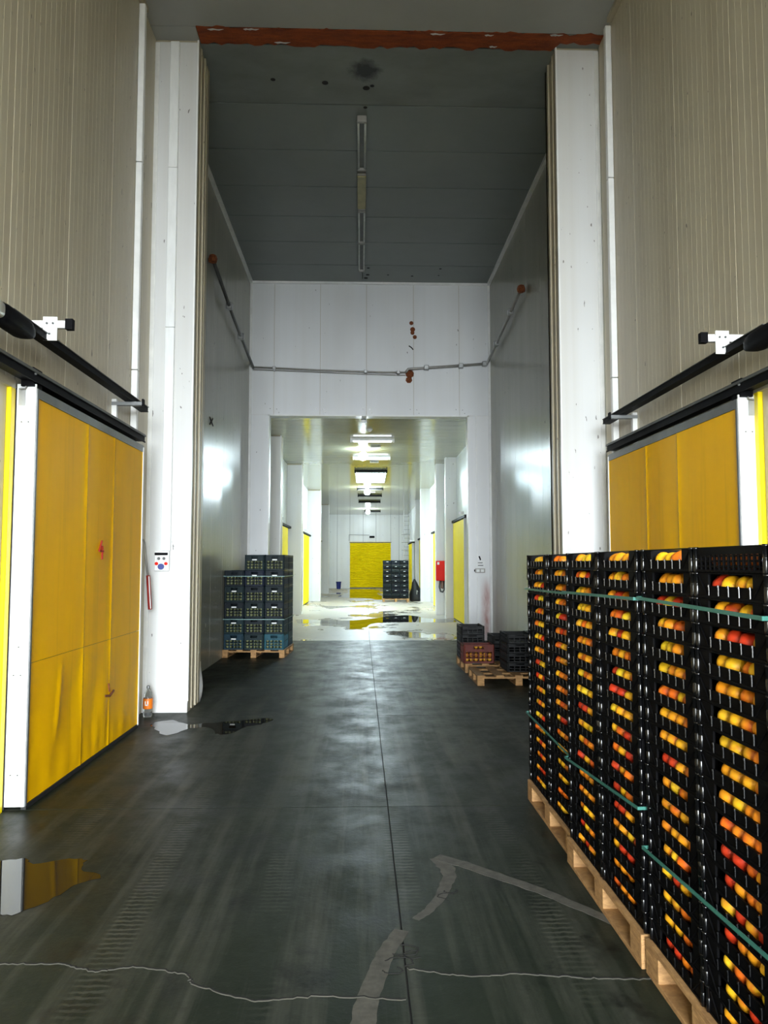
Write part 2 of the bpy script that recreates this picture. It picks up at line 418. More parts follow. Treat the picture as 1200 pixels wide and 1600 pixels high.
# back wall with the opening
wb = tag(MB().box(LW - .1, OX0, BY + .012, BY + .25, 0, CZ).box(OX1, RW + .1, BY + .012, BY + .25, 0, CZ).box(OX0, OX1, BY + .012, BY + .25, OZ, CZ).build('wall_back', M['pillar_side']),
         'white panelled back wall above the corridor opening', None, None, 'structure')
xs = [LW, -2.01, -.95, .12, 1.21, 2.27, RW]
for i, (a, b) in enumerate(zip(xs[:-1], xs[1:])):
    B(a + .004, b - .004, BY, BY + .012, OZ + .0, CZ).build('panel', M['back'], wb)
    if i:
        for dx, dz in ((-.08, .14), (.07, .13), (.12, .05)):
            MB().tube([(a + dx, BY, OZ + dz), (a + dx, BY - .006, OZ + dz)], .014, 6).build('screw', M['galv'], wb)
B(LW, OX0, BY, BY + .012, 0, OZ - .004).build('panel', M['back'], wb)
B(OX1, RW, BY, BY + .012, 0, OZ - .004).build('panel', M['stained'], wb)
for k, (x0, x1, z0, z1) in enumerate(((OX0 - .0, OX0 + .03, 0, OZ), (OX1 - .03, OX1, 0, OZ), (OX0, OX1, OZ - .03, OZ), (OX1 + .16, OX1 + .185, 0, OZ))):
    B(x0, x1, BY - .025, BY + .27 if k < 3 else BY, z0, z1).build('edge_trim', M['trimw'], wb)
for x, z, r in ((1.16, 7.32, .05), (1.19, 7.17, .06), (1.185, 7.09, .05), (1.24, 6.99, .05)):
    MB().tube([(x, BY, z), (x, BY - .008, z)], [r, r * .8], 8).build('rust_patch', M['rust'], wb)
MB().tube([(1.10, BY - .004, 6.78), (1.16, BY - .006, 6.74), (1.2, BY - .004, 6.69)], .014, 5).build('rust_patch', M['soot'], wb)
MB().tube([(1.12, BY, 6.12), (1.12, BY - .02, 6.12)], [.10, .06], 9).tube([(1.10, BY, 5.98), (1.10, BY - .012, 5.98)], [.08, .05], 7).build('rust_patch', M['rust'], wb)

# corner trims and ducts
t = tag(MB().box(LW, LW + .05, BY - .05, BY, 0, CZ).box(LW, RW, BY - .05, BY, CZ - .05, CZ).box(RW - .05, RW, BY - .05, BY, 0, CZ).build('trim_1', M['trimw']), 'white corner trim framing the back wall', None, None, 'structure')
for i, (X, s) in enumerate(((LW, 1), (RW, -1))):
    a, b = sorted((X, X + s * .06))
    mb = MB()
    y = PY + .45
    while y < BY - .1:
        mb.box(a, b, y, min(y + 1.9, BY) - .015, CZ - .06, CZ); y += 1.9
    tag(mb.build('trim_%d' % (2 + i), M['trimw']), 'ceiling edge trim along the %s wall' % ('left' if s > 0 else 'right'), None, None, 'structure')
    mb = MB(); mb.box(a, b, 0 + RY, PY - .55, CZ - .06, CZ)
    tag(mb.build('trim_%d' % (4 + i), M['pillar_side']), 'front ceiling edge trim of the %s wall' % ('left' if s > 0 else 'right'), None, None, 'structure')
for nm, X, s, y0 in (('left', LW, 1, 8.52), ('right', RW, -1, 8.72)):
    a, b = sorted((X, X + s * .07))
    th = thing('cable_duct', 'white vertical cable duct on the %s wall beside the pillar' % nm, 'cable duct', (X + s * .004, y0, 0), 0, 'vertical cable ducts')
    z = 3.2
    for h in (2.0, 2.6, 8.2 - 7.8):
        pass
    for z0, z1 in ((.1, 3.9), (3.91, 6.3), (6.31, CZ - .08)):
        B(min(0, s * .07), max(0, s * .07), 0, .075, z0, z1, c=.006).build('duct_length', M['trimw'], th)

# ------------------------------------------------------------------ big pillars
def pillar(x0, x1, d, label, inner):
    th = thing('pillar', label, 'pillar', ((x0 + x1) / 2, PY, 0))
    hw = (x1 - x0) / 2
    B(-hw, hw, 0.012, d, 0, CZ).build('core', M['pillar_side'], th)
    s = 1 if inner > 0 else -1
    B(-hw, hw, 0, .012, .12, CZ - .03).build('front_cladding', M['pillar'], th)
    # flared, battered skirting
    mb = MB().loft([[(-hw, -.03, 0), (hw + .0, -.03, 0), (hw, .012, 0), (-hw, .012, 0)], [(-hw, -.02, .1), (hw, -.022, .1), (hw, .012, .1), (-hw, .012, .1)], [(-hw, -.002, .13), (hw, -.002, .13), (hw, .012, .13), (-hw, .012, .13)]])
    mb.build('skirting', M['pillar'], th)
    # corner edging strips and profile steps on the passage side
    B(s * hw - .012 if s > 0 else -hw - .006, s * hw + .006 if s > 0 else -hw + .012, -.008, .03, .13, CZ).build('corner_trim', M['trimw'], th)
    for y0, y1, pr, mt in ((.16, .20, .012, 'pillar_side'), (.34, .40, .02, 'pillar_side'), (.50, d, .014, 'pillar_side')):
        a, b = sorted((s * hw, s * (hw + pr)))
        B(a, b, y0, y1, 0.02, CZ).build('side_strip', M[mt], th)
    a, b = sorted((-s * hw, -s * (hw - .05)))
    B(a, b, -.014, 0, .1, CZ - .05).build('edge_trim', M['trimw'], th)
    return th
pl = pillar(LW, -2.04, .62, 'white clad pillar beside the left sliding door', 1)
pr = pillar(2.45, RW, .50, 'white clad pillar beside the right sliding door', -1)
# bent dented sheet at foot of the left pillar's inner corner
MB().grid(4, 8, lambda u, v: (-.0 + (-2.04 + 2.305) + .02 + .05 * math.sin(v * 3.1) * (1 - u) * (1 - v) + .012 * u, .62 - .12 * u, .02 + .5 * v)).build('bent_sheet', M['pillar'], pl)

duct = thing('cable_duct', 'white cable duct running down the left pillar to the socket box', 'cable duct', (-2.32, PY, 0), 0, 'vertical cable ducts')
for z0, z1 in ((1.9, 4.6), (4.605, 6.6), (6.605, CZ - .05)): B(-.055, .055, -.05, -.002, z0, z1, c=.005).build('duct_length', M['white'], duct)
sb = thing('socket_box', 'white socket box with black hood and coloured plug sockets on left pillar', 'socket box', (-2.36, PY, 1.66))
B(-.085, .085, -.07, -.002, 0, .235, c=.008).build('housing', M['label'], sb)
B(-.075, .075, -.10, -.071, .185, .215, c=.004).build('hood', M['black'], sb)
fpl = B(-.06, .06, -.0745, -.071, .115, .17).build('face_plate', M['pillar'], sb)
for x in (-.03, .03):
    MB().tube([(x, -.071, .145), (x, -.078, .145)], .018, 12).build('outlet', M['darkgrey'], fpl)
MB().tube([(0, -.071, .05), (0, -.10, .05)], .036, 14).build('plug_socket', M['blue'], sb)
for x in (-.055, .055): MB().tube([(x, -.071, .085), (x, -.088, .085)], .02, 12).build('button', M['red'], sb)

# ------------------------------------------------------------------ sliding doors of the hall
def sliding_door(n, X, s, y0, y1, H, zr, seams, zk, label, motor_y):
    """X: outer face plane, s: +1 when the door faces +X. Local frame: x outwards from the face, y along the wall"""
    th = tag(link('door_%d' % n, None, None, (X, 0, 0)), label, 'door', None, 'structure')
    def bx(a, b, *r, **k):
        a, b = sorted((s * a, s * b)); return B(a, b, *r, **k)
    T = .138
    bx(-T, -.036, y0 + .012, y1, .03, H).build('leaf_core', M['darkgrey'], th)
    ye = [y0 + .03] + seams + [y1 - .012]
    random.seed(n)
    for j in range(len(ye) - 1):
        for z0, z1 in (((.04, zk), (zk, H - .07)) if zk else ((.04, H - .07),)):
            a, b = ye[j] + .0015, ye[j + 1] - .0015; z0 += .0015; z1 -= .0015
            low = z1 < 1.2
            ph = random.uniform(0, 6)
            def fn(u, v, a=a, b=b, z0=z0, z1=z1, low=low, ph=ph):
                e = min(1, 12 * u, 12 * (1 - u)) * min(1, 12 * v, 12 * (1 - v))
                d = .004 * math.sin(u * 4 + ph) * math.sin(v * 5 + ph * 2) * e
                if low:
                    d += .005 * math.sin(u * 9 + 3 * v + ph) * math.sin(v * 3.1) * e
                    if j == 0: d += .013 * math.exp(-((u - .42 - .16 * (1 - v)) / .035) ** 2) * min(1, 4 * (1 - v), max(0, (v - .28) * 5)) * 1.0
                    d += .004 * math.sin(u * 21 + ph) * max(0, 1 - v * 2.2) * e
                edge = .006 * (math.exp(-(u * 40) ** 2) + math.exp(-((1 - u) * 40) ** 2)) if zk or True else 0
                y_ = a + (b - a) * (u if s < 0 else 1 - u)
                return (s * (d + edge - .002), y_, z0 + (z1 - z0) * v)
            MB().grid(30, 26, fn).build('skin_panel', M['door'], th, smooth=True)
    bx(-.02, .006, y0 + .01, y1, H - .07, H).build('top_channel', M['grey'], th)
    bx(-.02, .008, y0 + .008, y0 + .032, .03, H - .07).build('edge_strip', M['grey'], th)
    bx(-.02, .010, y1 - .02, y1 + .012, .03, H - .02).build('edge_strip', M['trimw'], th)
    bx(-.03, .006, y0 + .02, y1, .005, .04).build('bottom_seal', M['rubber'], th)
    ep = bx(-T, .0, y0, y0 + .012, .03, H + .03).build('end_profile', M['white'], th)
    bx(-T - .008, -T, y0 - .006, y0 + .05, .01, H).build('gasket', M['rubber'], th)
    for zz in (H - .25, 1.15, .95, .25):
        for xx in ((-.05, -.1) if zz != 1.15 else (-.07,)):
            MB().tube([(s * xx, y0, zz), (s * xx, y0 - .004, zz)], .006, 6).build('rivet', M['darkgrey'], ep)
    # hanger plate, hook and roller on the end profile
    bx(-.125, -.075, y0 - .005, y0, H - .13, H + .0).build('hanger_plate', M['galv'], ep)
    MB().tube([(s * -.11, y0 - .02, H - .01), (s * -.07, y0 - .02, H - .005), (s * -.062, y0 - .02, H + .03), (s * -.06, y0 - .02, H + .13)], .007, 6).build('hook', M['galv'], th)
    MB().tube([(s * -.05, y0 - .03, H + .10), (s * -.02, y0 - .03, H + .10)], .03, 12).tube([(s * -.06, y0 - .03, H + .10), (s * .01, y0 - .03, H + .10)], .01, 8).build('roller', M['galv'], th)
    bx(-.10, -.01, y0 - .03, y0 + .12, H + .01, H + .15).build('carriage', M['black'], th)
    # running rail above the leaf
    rail = bx(-.10, .0, y0 - 3.2, y1 + .05, H + .055, H + .135); rail.build('lower_rail', M['black'], th)
    bx(.0, .015, y0 - 3.2, y1 + .05, H + .105, H + .125).build('rail_flange', M['darkgrey'], th)
    bx(.0, .01, y0 - 3.2, y1 + .05, H + .04, H + .055).build('rail_lip', M['black'], th)
    return th
def upper_drive(X, s, zr, y0, y1, bx_ys, my, label, mlabel, nm):
    th = thing('drive_rail', label, 'rail', (X, 0, 0))
    def bx(a, b, *r, **k):
        a, b = sorted((s * a, s * b)); return B(a, b, *r, **k)
    bx(-.03, .03, y0, y1, zr - .022, zr + .022).build('beam', M['black'], th)
    bx(-.045, .04, y0, y1, zr + .022, zr + .028).build('top_flange', M['darkgrey'], th)
    bx(-.05, .035, y0, y1, zr - .030, zr - .022).build('lower_flange', M['black'], th)
    wl = -(abs(X) - (abs(LW) if s > 0 else RW))          # distance from the rail to the wall
    d = (abs(LW) if s > 0 else RW) - abs(X)
    # end bracket: white vertical strut with a dark arm reaching past the rail end
    bx(-d, -d + .05, y1 - .55, y1 - .50, zr - .36, zr + .0).build('bracket_post', M['trimw'], th)
    bx(-d, .12, y1 - .56, y1 - .50, zr - .03 - .035, zr - .03 - .0).build('bracket_arm', M['grey'], th)
    bx(.12, .135, y1 - .56, y1 - .50, zr - .075, zr + .0).build('arm_end', M['black'], th)
    # bracket near the motor with a white fixing plate
    yb = bx_ys
    bx(-d, .20, yb, yb + .04, zr + .07, zr + .125).build('bracket_arm', M['trimw'], th)
    bx(.16, .215, yb - .005, yb + .045, zr + .06, zr + .14).build('arm_end', M['black'], th)
    fp = bx(.0, .105, yb - .012, yb - .002, zr - .03, zr + .15).build('fixing_plate', M['label'], th)
    for xx, zz in ((.03, .10), (.075, .10), (.05, .02)):
        MB().tube([(s * xx, yb - .012, zr + zz), (s * xx, yb - .018, zr + zz)], .009, 6).build('bolt', M['darkgrey'], fp)
    bx(-d, -d + .055, my + .02, my + .07, zr - .37, zr - .03).build('bracket_post', M['trimw'], th)
    # motor housing
    mo = thing('door_motor', mlabel, 'motor', (X, my, zr - .075), 0)
    rings = []
    for t_, rx, rz_ in ((-.12, .052, .05), (-.10, .066, .064), (-.04, .07, .068), (.26, .07, .068), (.33, .062, .058), (.38, .048, .044), (.40, .025, .025)):
        rings.append([(s * .04 + rx * math.copysign(abs(math.cos(a)) ** .6, math.cos(a)), .22 - t_ * -1 - .22 + .02, rz_ * math.copysign(abs(math.sin(a)) ** .6, math.sin(a)) + .0) for a in [2 * math.pi * k / 20 for k in range(20)]])
    MB().loft(rings).build('housing', M['black'], mo, smooth=True)
    rings = []
    for t_, rx, rz_ in ((-.50, .04, .04), (-.47, .058, .058), (-.2, .062, .062), (-.10, .056, .054)):
        rings.append([(s * .05 + rx * math.copysign(abs(math.cos(a)) ** .6, math.cos(a)), t_, rz_ * math.copysign(abs(math.sin(a)) ** .6, math.sin(a))) for a in [2 * math.pi * k / 20 for k in range(20)]])
    MB().loft(rings).build('end_cover', M['white'], mo, smooth=True)
    return th
d1 = sliding_door(1, -2.38, 1, 5.63, 8.40, 3.03, 0, [6.72, 7.44], 1.03, 'yellow sliding cold store door with red number 4 on the left wall', 5)
d2 = sliding_door(2, 2.82, -1, 5.60, 8.62, 2.98, 0, [6.72, 7.48], None, 'yellow sliding cold store door on the right wall above the peach crates', 5)
# red figure 4
four = MB()
for p, q in (((7.115, 1.955), (7.045, 1.86)), ((7.045, 1.86), (7.16, 1.86)), ((7.13, 1.91), (7.13, 1.785))):
    four.tube([(.008, p[0], p[1]), (.008, q[0], q[1])], .0085, 5)
tag(four.build('painted_number', M['redmark'], d1), 'red painted figure 4')
MB().tube([(.006, 7.30, .52), (.012, 7.42, .50), (.006, 7.55, .53)], .012, 5).build('rust_scrape', M['rust'], d1)
MB().tube([(.006, 7.40, .62), (.010, 7.42, .54)], .008, 5).build('rust_scrape', M['rust'], d1)
upper_drive(-2.38, 1, 3.44, 5.15, 8.45, 5.72, 4.98, 'black drive rail above the left yellow door', 'black and white door motor above the left door', 'left')
upper_drive(2.82, -1, 3.38, 5.15, 8.70, 5.72, 4.93, 'black drive rail above the right yellow door', 'black door motor above the right door', 'right')
# yellow jambs and closed inner leaf of the two doorways
for n_, X, s in ((3, LW, 1), (4, RW, -1)):
    th = tag(link('door_%d' % n_, None, None, (X, 0, 0)), 'yellow framed cold store doorway at the %s edge of the photo' % ('left' if s > 0 else 'right'), 'doorway', None, 'structure')
    def bx(a, b, *r, **k):
        a, b = sorted((s * a, s * b)); return B(a, b, *r, **k)
    bx(0, .05, 5.54, 5.61, 0, 3.02, c=.004).build('jamb', M['brightyellow'], th)
    bx(0, .03, 5.61, 5.66, 0, 3.0).build('jamb_seal', M['door'], th)
    bx(0, .045, 2.55, 2.71, 0, 3.02, c=.005).build('jamb', M['brightyellow'], th)
    bx(0, .05, 2.55, 5.61, 3.02, 3.08).build('head', M['wall'], th)
    bx(0, .02, 2.72, 5.53, 0.01, 3.02).build('inner_leaf', M['wall'], th)

# lever bar and bottle by the left pillar
lv = thing('lever_bar', 'bent steel lever with red grip hanging beside the left pillar', 'lever', (-2.47, 8.95, 0))
MB().tube([(-.075, 0, 2.0), (-.045, 0, 2.02), (-.03, 0, 1.99), (-.01, 0, 1.80), (.02, 0, 1.60)], .013, 8).build('rod', M['pipe'], lv, smooth=True)
MB().tube([(.02, 0, 1.61), (.05, 0, 1.22)], .024, 8).build('grip', M['redmark'], lv, smooth=True)
MB().tube([(.0345, -.02, 1.60), (.062, -.02, 1.23)], .006, 6).build('grip_stripe', M['label'], lv)
B(-.10, -.06, -.03, .03, 1.93, 2.05).build('wall_plate', M['galv'], lv)
bt = thing('plastic_bottle', 'clear plastic bottle with orange label at the foot of the left pillar', 'bottle', (-2.43, 8.98, 0))
MB().lathe([(.045, 0), (.05, .012), (.052, .06), (.048, .075), (.052, .09), (.052, .20), (.049, .23), (.035, .28), (.018, .31), (.016, .335)], n=18).build('body', M['clear'], bt, smooth=True)
wr = MB().lathe([(.0535, .095), (.0545, .10), (.0545, .205), (.0535, .21)], n=18).build('wrapper', M['orange'], bt, smooth=True)
MB().lathe([(.019, .325), (.019, .348), (.015, .352)], n=12).build('cap', M['grey'], bt)
lg = MB()
for x0, x1, z0, z1 in ((-.02, -.010, .14, .185), (.008, .018, .14, .185), (-.02, .018, .135, .147)): lg.box(x0, x1, -.057, -.053, z0, z1)
lg.build('logo', M['label'], wr)

# ------------------------------------------------------------------ pipes in the bay behind the pillars
def pipe(label, pts, r, clamps, mat='pipe', rusty=None):
    th = thing('conduit_pipe', label, 'pipe', pts[0])
    o = Vector(pts[0])
    MB().tube([tuple(Vector(p) - o) for p in pts], r, 8).build('tube', M[mat], th, smooth=True)
    for c in clamps:
        c = Vector(c) - o
        B(c.x - r * 1.9, c.x + r * 1.9, c.y - r * 1.9, c.y + r * 1.9, c.z - r * 1.9, c.z + r * 1.9, c=r * .5).build('clamp', M['galv'], th)
    if rusty:
        c = Vector(rusty) - o
        MB().lathe([(.03, -.07), (.07, -.05), (.08, 0), (.06, .06), (.02, .08)], tuple(c), 8).build('rusted_end', M['rust'], th)
    return th
pipe('dark conduit sloping along the left wall of the bay', [(LW + .095, 12.55, 6.80), (LW + .095, 14.6, 6.50), (LW + .095, BY - .09, 6.22)], .032, [(LW + .095, 15.6, 6.40), (LW + .095, 14.2, 6.56)], 'darkgrey', (LW + .095, 12.55, 6.80))
pipe('grey conduit sloping along the right wall of the bay', [(RW - .085, 13.6, 6.73), (RW - .085, 15.4, 6.55), (RW - .085, BY - .09, 6.36)], .028, [(RW - .085, 14.6, 6.63), (RW - .085, 16.2, 6.47)], 'pipe', (RW - .085, 13.6, 6.73))
pipe('thin conduit across the left of the back wall', [(LW + .08, BY - .065, 6.24), (-1.0, BY - .065, 6.18), (.5, BY - .065, 6.14), (1.02, BY - .065, 6.14)], .02, [(-2.0, BY - .065, 6.22), (.1, BY - .065, 6.15), (.85, BY - .065, 6.14)])
pipe('second thin conduit just under the left one on the back wall', [(LW + .08, BY - .03, 6.19), (.1, BY - .03, 6.10), (1.02, BY - .03, 6.08)], .012, [(-2.0, BY - .03, 6.175)])
pipe('grey conduit rising to the right of the back wall', [(1.02, BY - .065, 6.14), (1.08, BY - .065, 6.22), (1.5, BY - .065, 6.25), (RW - .08, BY - .065, 6.36)], .03, [(1.5, BY - .065, 6.25), (2.3, BY - .065, 6.30), (2.85, BY - .065, 6.35)])

# ------------------------------------------------------------------ unlit batten lights on the bay ceiling
for i, (y0, y1, lab, ylw) in enumerate(((10.83, 12.22, 'unlit fluorescent batten nearest the orange strip', False), (12.36, 13.62, 'yellowed fluorescent batten, second from the orange strip', True),
                                   (13.72, 15.10, 'unlit fluorescent batten, third from the orange strip', False), (15.14, 16.60, 'unlit fluorescent batten closest to the back wall', False))):
    th = thing('batten_light', lab, 'light', (.0, (y0 + y1) / 2, CZ), 0, 'unlit battens on the bay ceiling')
    h = (y1 - y0) / 2
    B(-.045, .045, -h, h, -.05, 0).build('tray', M['darkgrey'], th)
    if ylw: B(-.075, .075, -h + .04, h - .04, -.10, -.05, c=.015).build('diffuser', M['yellowed'], th)
    else:
        for x in (-.05, .05): MB().tube([(x, -h + .05, -.075), (x, h - .05, -.075)], .016, 8).build('tube', M['tubeoff'], th, smooth=True)
    for e in (-1, 1): B(-.07, .07, e * h - .03, e * h + .03, -.09, 0, c=.006).build('end_cap', M['pipe'], th)
MB().tube([(.0, 16.62, CZ - .03), (.02, 16.9, CZ - .02), (.02, 17.2, CZ - .02)], .006, 5).build('loose_wire', M['black'], ceil)

# ------------------------------------------------------------------ puddles
def puddle(pts, label, seed, sub=5, amp=.04, cor=False):
    random.seed(seed); P = []; n = len(pts)
    for i in range(n):
        p0, p1, p2, p3 = (pts[(i + k - 1) % n] for k in range(4))
        for k in range(sub):
            t = k / sub
            q = [.5 * (2 * p1[a] + (p2[a] - p0[a]) * t + (2 * p0[a] - 5 * p1[a] + 4 * p2[a] - p3[a]) * t * t + (3 * p1[a] - p0[a] - 3 * p2[a] + p3[a]) * t ** 3) for a in (0, 1)]
            P.append((q[0] + random.uniform(-amp, amp), q[1] + random.uniform(-amp, amp)))
    o = MB().prism(P, 0.0, .0022).build('puddle', M['water'])
    tag(o, label, 'puddle', 'puddles on the floor')
    return corr(o) if cor else o
puddle([(-2.36, 4.6), (-2.12, 4.72), (-1.98, 4.74), (-1.9, 4.66), (-1.72, 4.74), (-1.62, 4.70), (-1.6, 4.56), (-1.44, 4.47), (-1.55, 4.36), (-1.6, 4.2), (-1.72, 4.02), (-1.81, 4.02), (-1.95, 4.16), (-2.25, 4.2)], 'dark puddle in front of the left sliding door', 1, 4, .012)
puddle([(-2.28, 8.62), (-2.1, 8.78), (-1.9, 8.55), (-1.7, 8.60), (-1.5, 8.66), (-1.1, 8.84), (-.98, 8.74), (-1.1, 8.52), (-1.25, 8.40), (-1.36, 8.06), (-1.5, 8.10), (-1.6, 8.36), (-1.8, 8.34), (-1.9, 8.06), (-2.02, 8.05), (-2.2, 8.40)], 'shallow puddle at the foot of the left pillar', 2, 4, .02)
puddle([(-1.95, 24.2), (-1.0, 23.6), (0.0, 24.0), (.9, 25.6), (1.6, 25.9), (2.1, 24.4), (2.7, 24.2), (2.75, 23.0), (1.8, 22.9), (.9, 22.9), (.35, 22.6), (.05, 21.0), (-.3, 20.6), (-.6, 22.0), (-1.1, 22.8), (-1.85, 22.6)], 'wide puddle across the corridor reflecting the shutter', 3, 4, .05, True)
puddle([(-1.3, 40), (.2, 38.5), (.8, 37), (.9, 41), (.7, 45), (.9, 50), (-.4, 52.6), (-1.1, 51), (-1.0, 46)], 'wet patch in front of the yellow roller shutter', 4, 4, .08, True)

# ================================================================== THE CORRIDOR
CWL, CWR, CCZ = -2.62, 3.02, 5.16
def long_wall(nm, X, s, lab):
    prof = []; y = BY + .27
    while y < FY:
        e = min(y + 1.1, FY)
        prof += [(X - s * .008, y), (X, y + .006), (X, e - .006), (X - s * .008, e)]; y = e
    n = len(prof); vs = [(x, y, z) for z in (0, CCZ) for x, y in prof]
    fs = [(i + 1, i, n + i, n + i + 1) if s > 0 else (i, i + 1, n + i + 1, n + i) for i in range(n - 1)]
    a, b = sorted((X - s * .01, X - s * .15))
    return corr(tag(MB().add(vs, fs).box(a, b, BY + .27, FY, 0, CCZ).build(nm, M['corr_wall']), lab, None, None, 'structure'))
long_wall('wall_corridor_left', CWL, 1, 'white corridor wall on the left')
long_wall('wall_corridor_right', CWR, -1, 'white corridor wall on the right')
cc = corr(tag(B(CWL - .2, CWR + .2, BY + .25, FY + .2, CCZ + .012, CCZ + .2).build('ceiling_corridor', M['gap']), 'glossy panelled corridor ceiling', None, None, 'structure'))
y = BY + .25
while y < 27.0:
    B(CWL, CWR, y + .006, y + .554, CCZ, CCZ + .014).build('panel', M['corr_ceil'], cc); y += .56
rest = MB()
while y < FY: rest.box(CWL, CWR, y + .008, min(y + .552, FY), CCZ, CCZ + .014); y += .56
tag(rest.build('far_panels', M['corr_ceil'], cc), None, None, None, 'stuff')
# end wall and roller shutter
we = corr(tag(MB().box(-3.2, 3.9, FY + .012, FY + .2, 0, CCZ + .3).build('wall_end', M['gap']), 'white panelled end wall of the corridor', None, None, 'structure'))
SX0, SX1, SZ = -1.05, 1.82, 3.2
xs = [-2.75, -1.94, -1.05, -.13, .78, 1.82, 2.4, 3.05]
for a, b in zip(xs[:-1], xs[1:]):
    z0 = SZ if (a >= SX0 - .01 and b <= SX1 + .01) else 0
    B(a + .008, b - .008, FY, FY + .012, z0, CCZ).build('panel', M['corr_wall'], we)
sh = corr(tag(link('door_5', None), 'yellow roller shutter closing the end of the corridor', 'roller shutter', None, 'structure'))
cur = MB(); z = .04; prof = []
while z < SZ - .02:
    prof += [(FY - .02, z), (FY - .055, z + .03), (FY - .055, z + .075), (FY - .02, z + .108)]; z += .115
n = len(prof)
cur.add([(x, yy, zz) for x in (SX0, SX1) for yy, zz in prof], [(i + 1, i, n + i, n + i + 1) for i in range(n - 1)])
cur.build('slat_curtain', M['corr_yellow'], sh)
B(SX0, SX1, FY - .06, FY - .01, 0, .06).build('bottom_bar', M['darkgrey'], sh)
for x in (SX0 - .05, SX1): B(x, x + .05, FY - .07, FY, 0, SZ).build('guide_rail', M['corr_wall'], sh)
B(SX0 - .05, SX1 + .05, FY - .06, FY, SZ - .03, SZ + .03).build('head_strip', M['darkgrey'], sh)
ex = corr(thing('alarm_box', 'small black box above the roller shutter', 'box', (.5, FY - .02, 3.52)))
B(-.18, .18, -.08, 0, 0, .14, c=.01).build('housing', M['black'], ex)
MB().tube([(-.18, -.03, .2), (-1.6, -.03, .22), (-1.62, -.03, -.2)], .015, 5).build('cable', M['grey'], ex)
# pillars of the corridor
for x0, x1, yp, lab in ((CWL, -2.16, 20.4, 'corridor pillar on the left nearest the opening'), (CWL, -2.10, 26.4, 'second corridor pillar on the left'), (CWL, -2.02, 35.8, 'third corridor pillar on the left'), (CWL, -2.08, 44.7, 'farthest corridor pillar on the left'),
                  (2.66, CWR, 24.55, 'narrow corridor pillar on the right beside the first yellow door'), (2.50, CWR, 26.2, 'corridor pillar on the right carrying the red hose box'), (2.60, CWR, 35.0, 'third corridor pillar on the right'), (2.76, CWR, 41.3, 'farthest corridor pillar on the right')):
    th = corr(thing('corridor_pillar', lab, 'pillar', ((x0 + x1) / 2, yp, 0), 0, 'corridor pillars'))
    hw = (x1 - x0) / 2; d = .45 if yp != 24.55 else .3
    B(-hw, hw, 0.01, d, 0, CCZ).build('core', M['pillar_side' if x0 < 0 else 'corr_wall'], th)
    B(-hw + .006, hw - .006, 0, .01, .1, CCZ - .03).build('front_cladding', M['pillar'], th)
    B(-hw - .005, hw + .005, -.01, d, 0, .1).build('skirting', M['pillar'], th)
    s_ = 1 if x0 < 0 else -1
    for k in (.0, d - .05):
        a, b = sorted((s_ * hw - .02, s_ * hw + .006) if s_ > 0 else (-hw - .006, -hw + .02))
        B(a, b, k - .004, k + .05, .1, CCZ).build('corner_trim', M['trimw'], th)
# corridor doors
for n_, X, s, y0, y1, zt, lab in ((6, CWL, 1, 22.6, 25.4, 2.9, 'first yellow door on the left of the corridor'), (7, CWL, 1, 31.6, 34.8, 2.95, 'second yellow door on the left of the corridor'), (8, CWL, 1, 40.8, 43.6, 2.95, 'third yellow door on the left of the corridor'),
                  (9, CWL, 1, 48.6, 51.4, 2.95, 'farthest yellow door on the left of the corridor'), (10, CWR, -1, 21.6, 24.3, 3.0, 'first yellow door on the right of the corridor'), (11, CWR, -1, 28.6, 31.6, 2.95, 'second yellow door on the right of the corridor'),
                  (12, CWR, -1, 37.2, 40.2, 2.95, 'third yellow door on the right of the corridor'), (13, CWR, -1, 46.5, 50.0, 2.95, 'farthest yellow door on the right of the corridor')):
    th = corr(tag(link('door_%d' % n_, None, None, (X, y0, 0)), lab, 'door', None, 'structure'))
    def bx(a, b, *r, **k):
        a, b = sorted((s * a, s * b)); return B(a, b, *r, **k)
    w = y1 - y0
    bx(.03, .15, 0, w, .04, zt, c=.006).build('leaf', M['corr_yellow'], th)
    bx(.02, .155, -.05, -.001, .03, zt + .02).build('end_profile', M['white'], th)
    bx(.02, .14, 0, w, .005, .04).build('bottom_seal', M['rubber'], th)
    bx(.0, .17, -.35, w + .9, zt + .03, zt + .10).build('rail', M['black'], th)
    bx(.16, .30, -.1, -.05, zt + .12, zt + .2).build('rail_bracket', M['galv'], th)
# hose box, blue bucket, ladder, sensor, switch plate
hb = corr(thing('fire_hose_box', 'red fire hose box with dangling hose on a corridor pillar', 'fire hose box', (2.68, 26.14, 0)))
B(-.20, .20, -.20, .04, 1.16, 1.83, c=.02).build('cabinet', M['red'], hb)
hd = B(-.17, .17, -.215, -.2, 1.20, 1.79).build('door', M['red'], hb)
B(-.17, -.10, -.225, -.215, 1.70, 1.79).build('sticker', M['label'], hd)
B(.11, .15, -.235, -.215, 1.46, 1.54).build('latch', M['galv'], hd)
MB().tube([(-.06, -.1, 1.18), (-.09, -.12, .95), (-.05, -.12, .80), (.02, -.12, .78), (.07, -.12, .86), (.07, -.1, 1.18)], .03, 8).build('hose', M['darkgrey'], hb, smooth=True)
MB().tube([(-.02, -.13, 1.18), (-.03, -.14, .92), (.02, -.14, .90), (.03, -.13, 1.18)], .02, 6).build('hose', M['rust'], hb, smooth=True)
bk = corr(thing('blue_bucket', 'small blue bin by the end wall', 'bin', (-1.78, 52.6, 0)))
MB().lathe([(.13, 0), (.14, .01), (.17, .46), (.18, .48), (.16, .48), (.13, .03)], n=16).build('body', M['blue'], bk)
MB().lathe([(.185, .44), (.19, .46), (.19, .50), (.175, .5)], n=16).build('rim', M['blue'], bk)
ld = corr(thing('caged_ladder', 'thin steel ladder fixed in the far right corner', 'ladder', (2.75, 50.2, 0)))
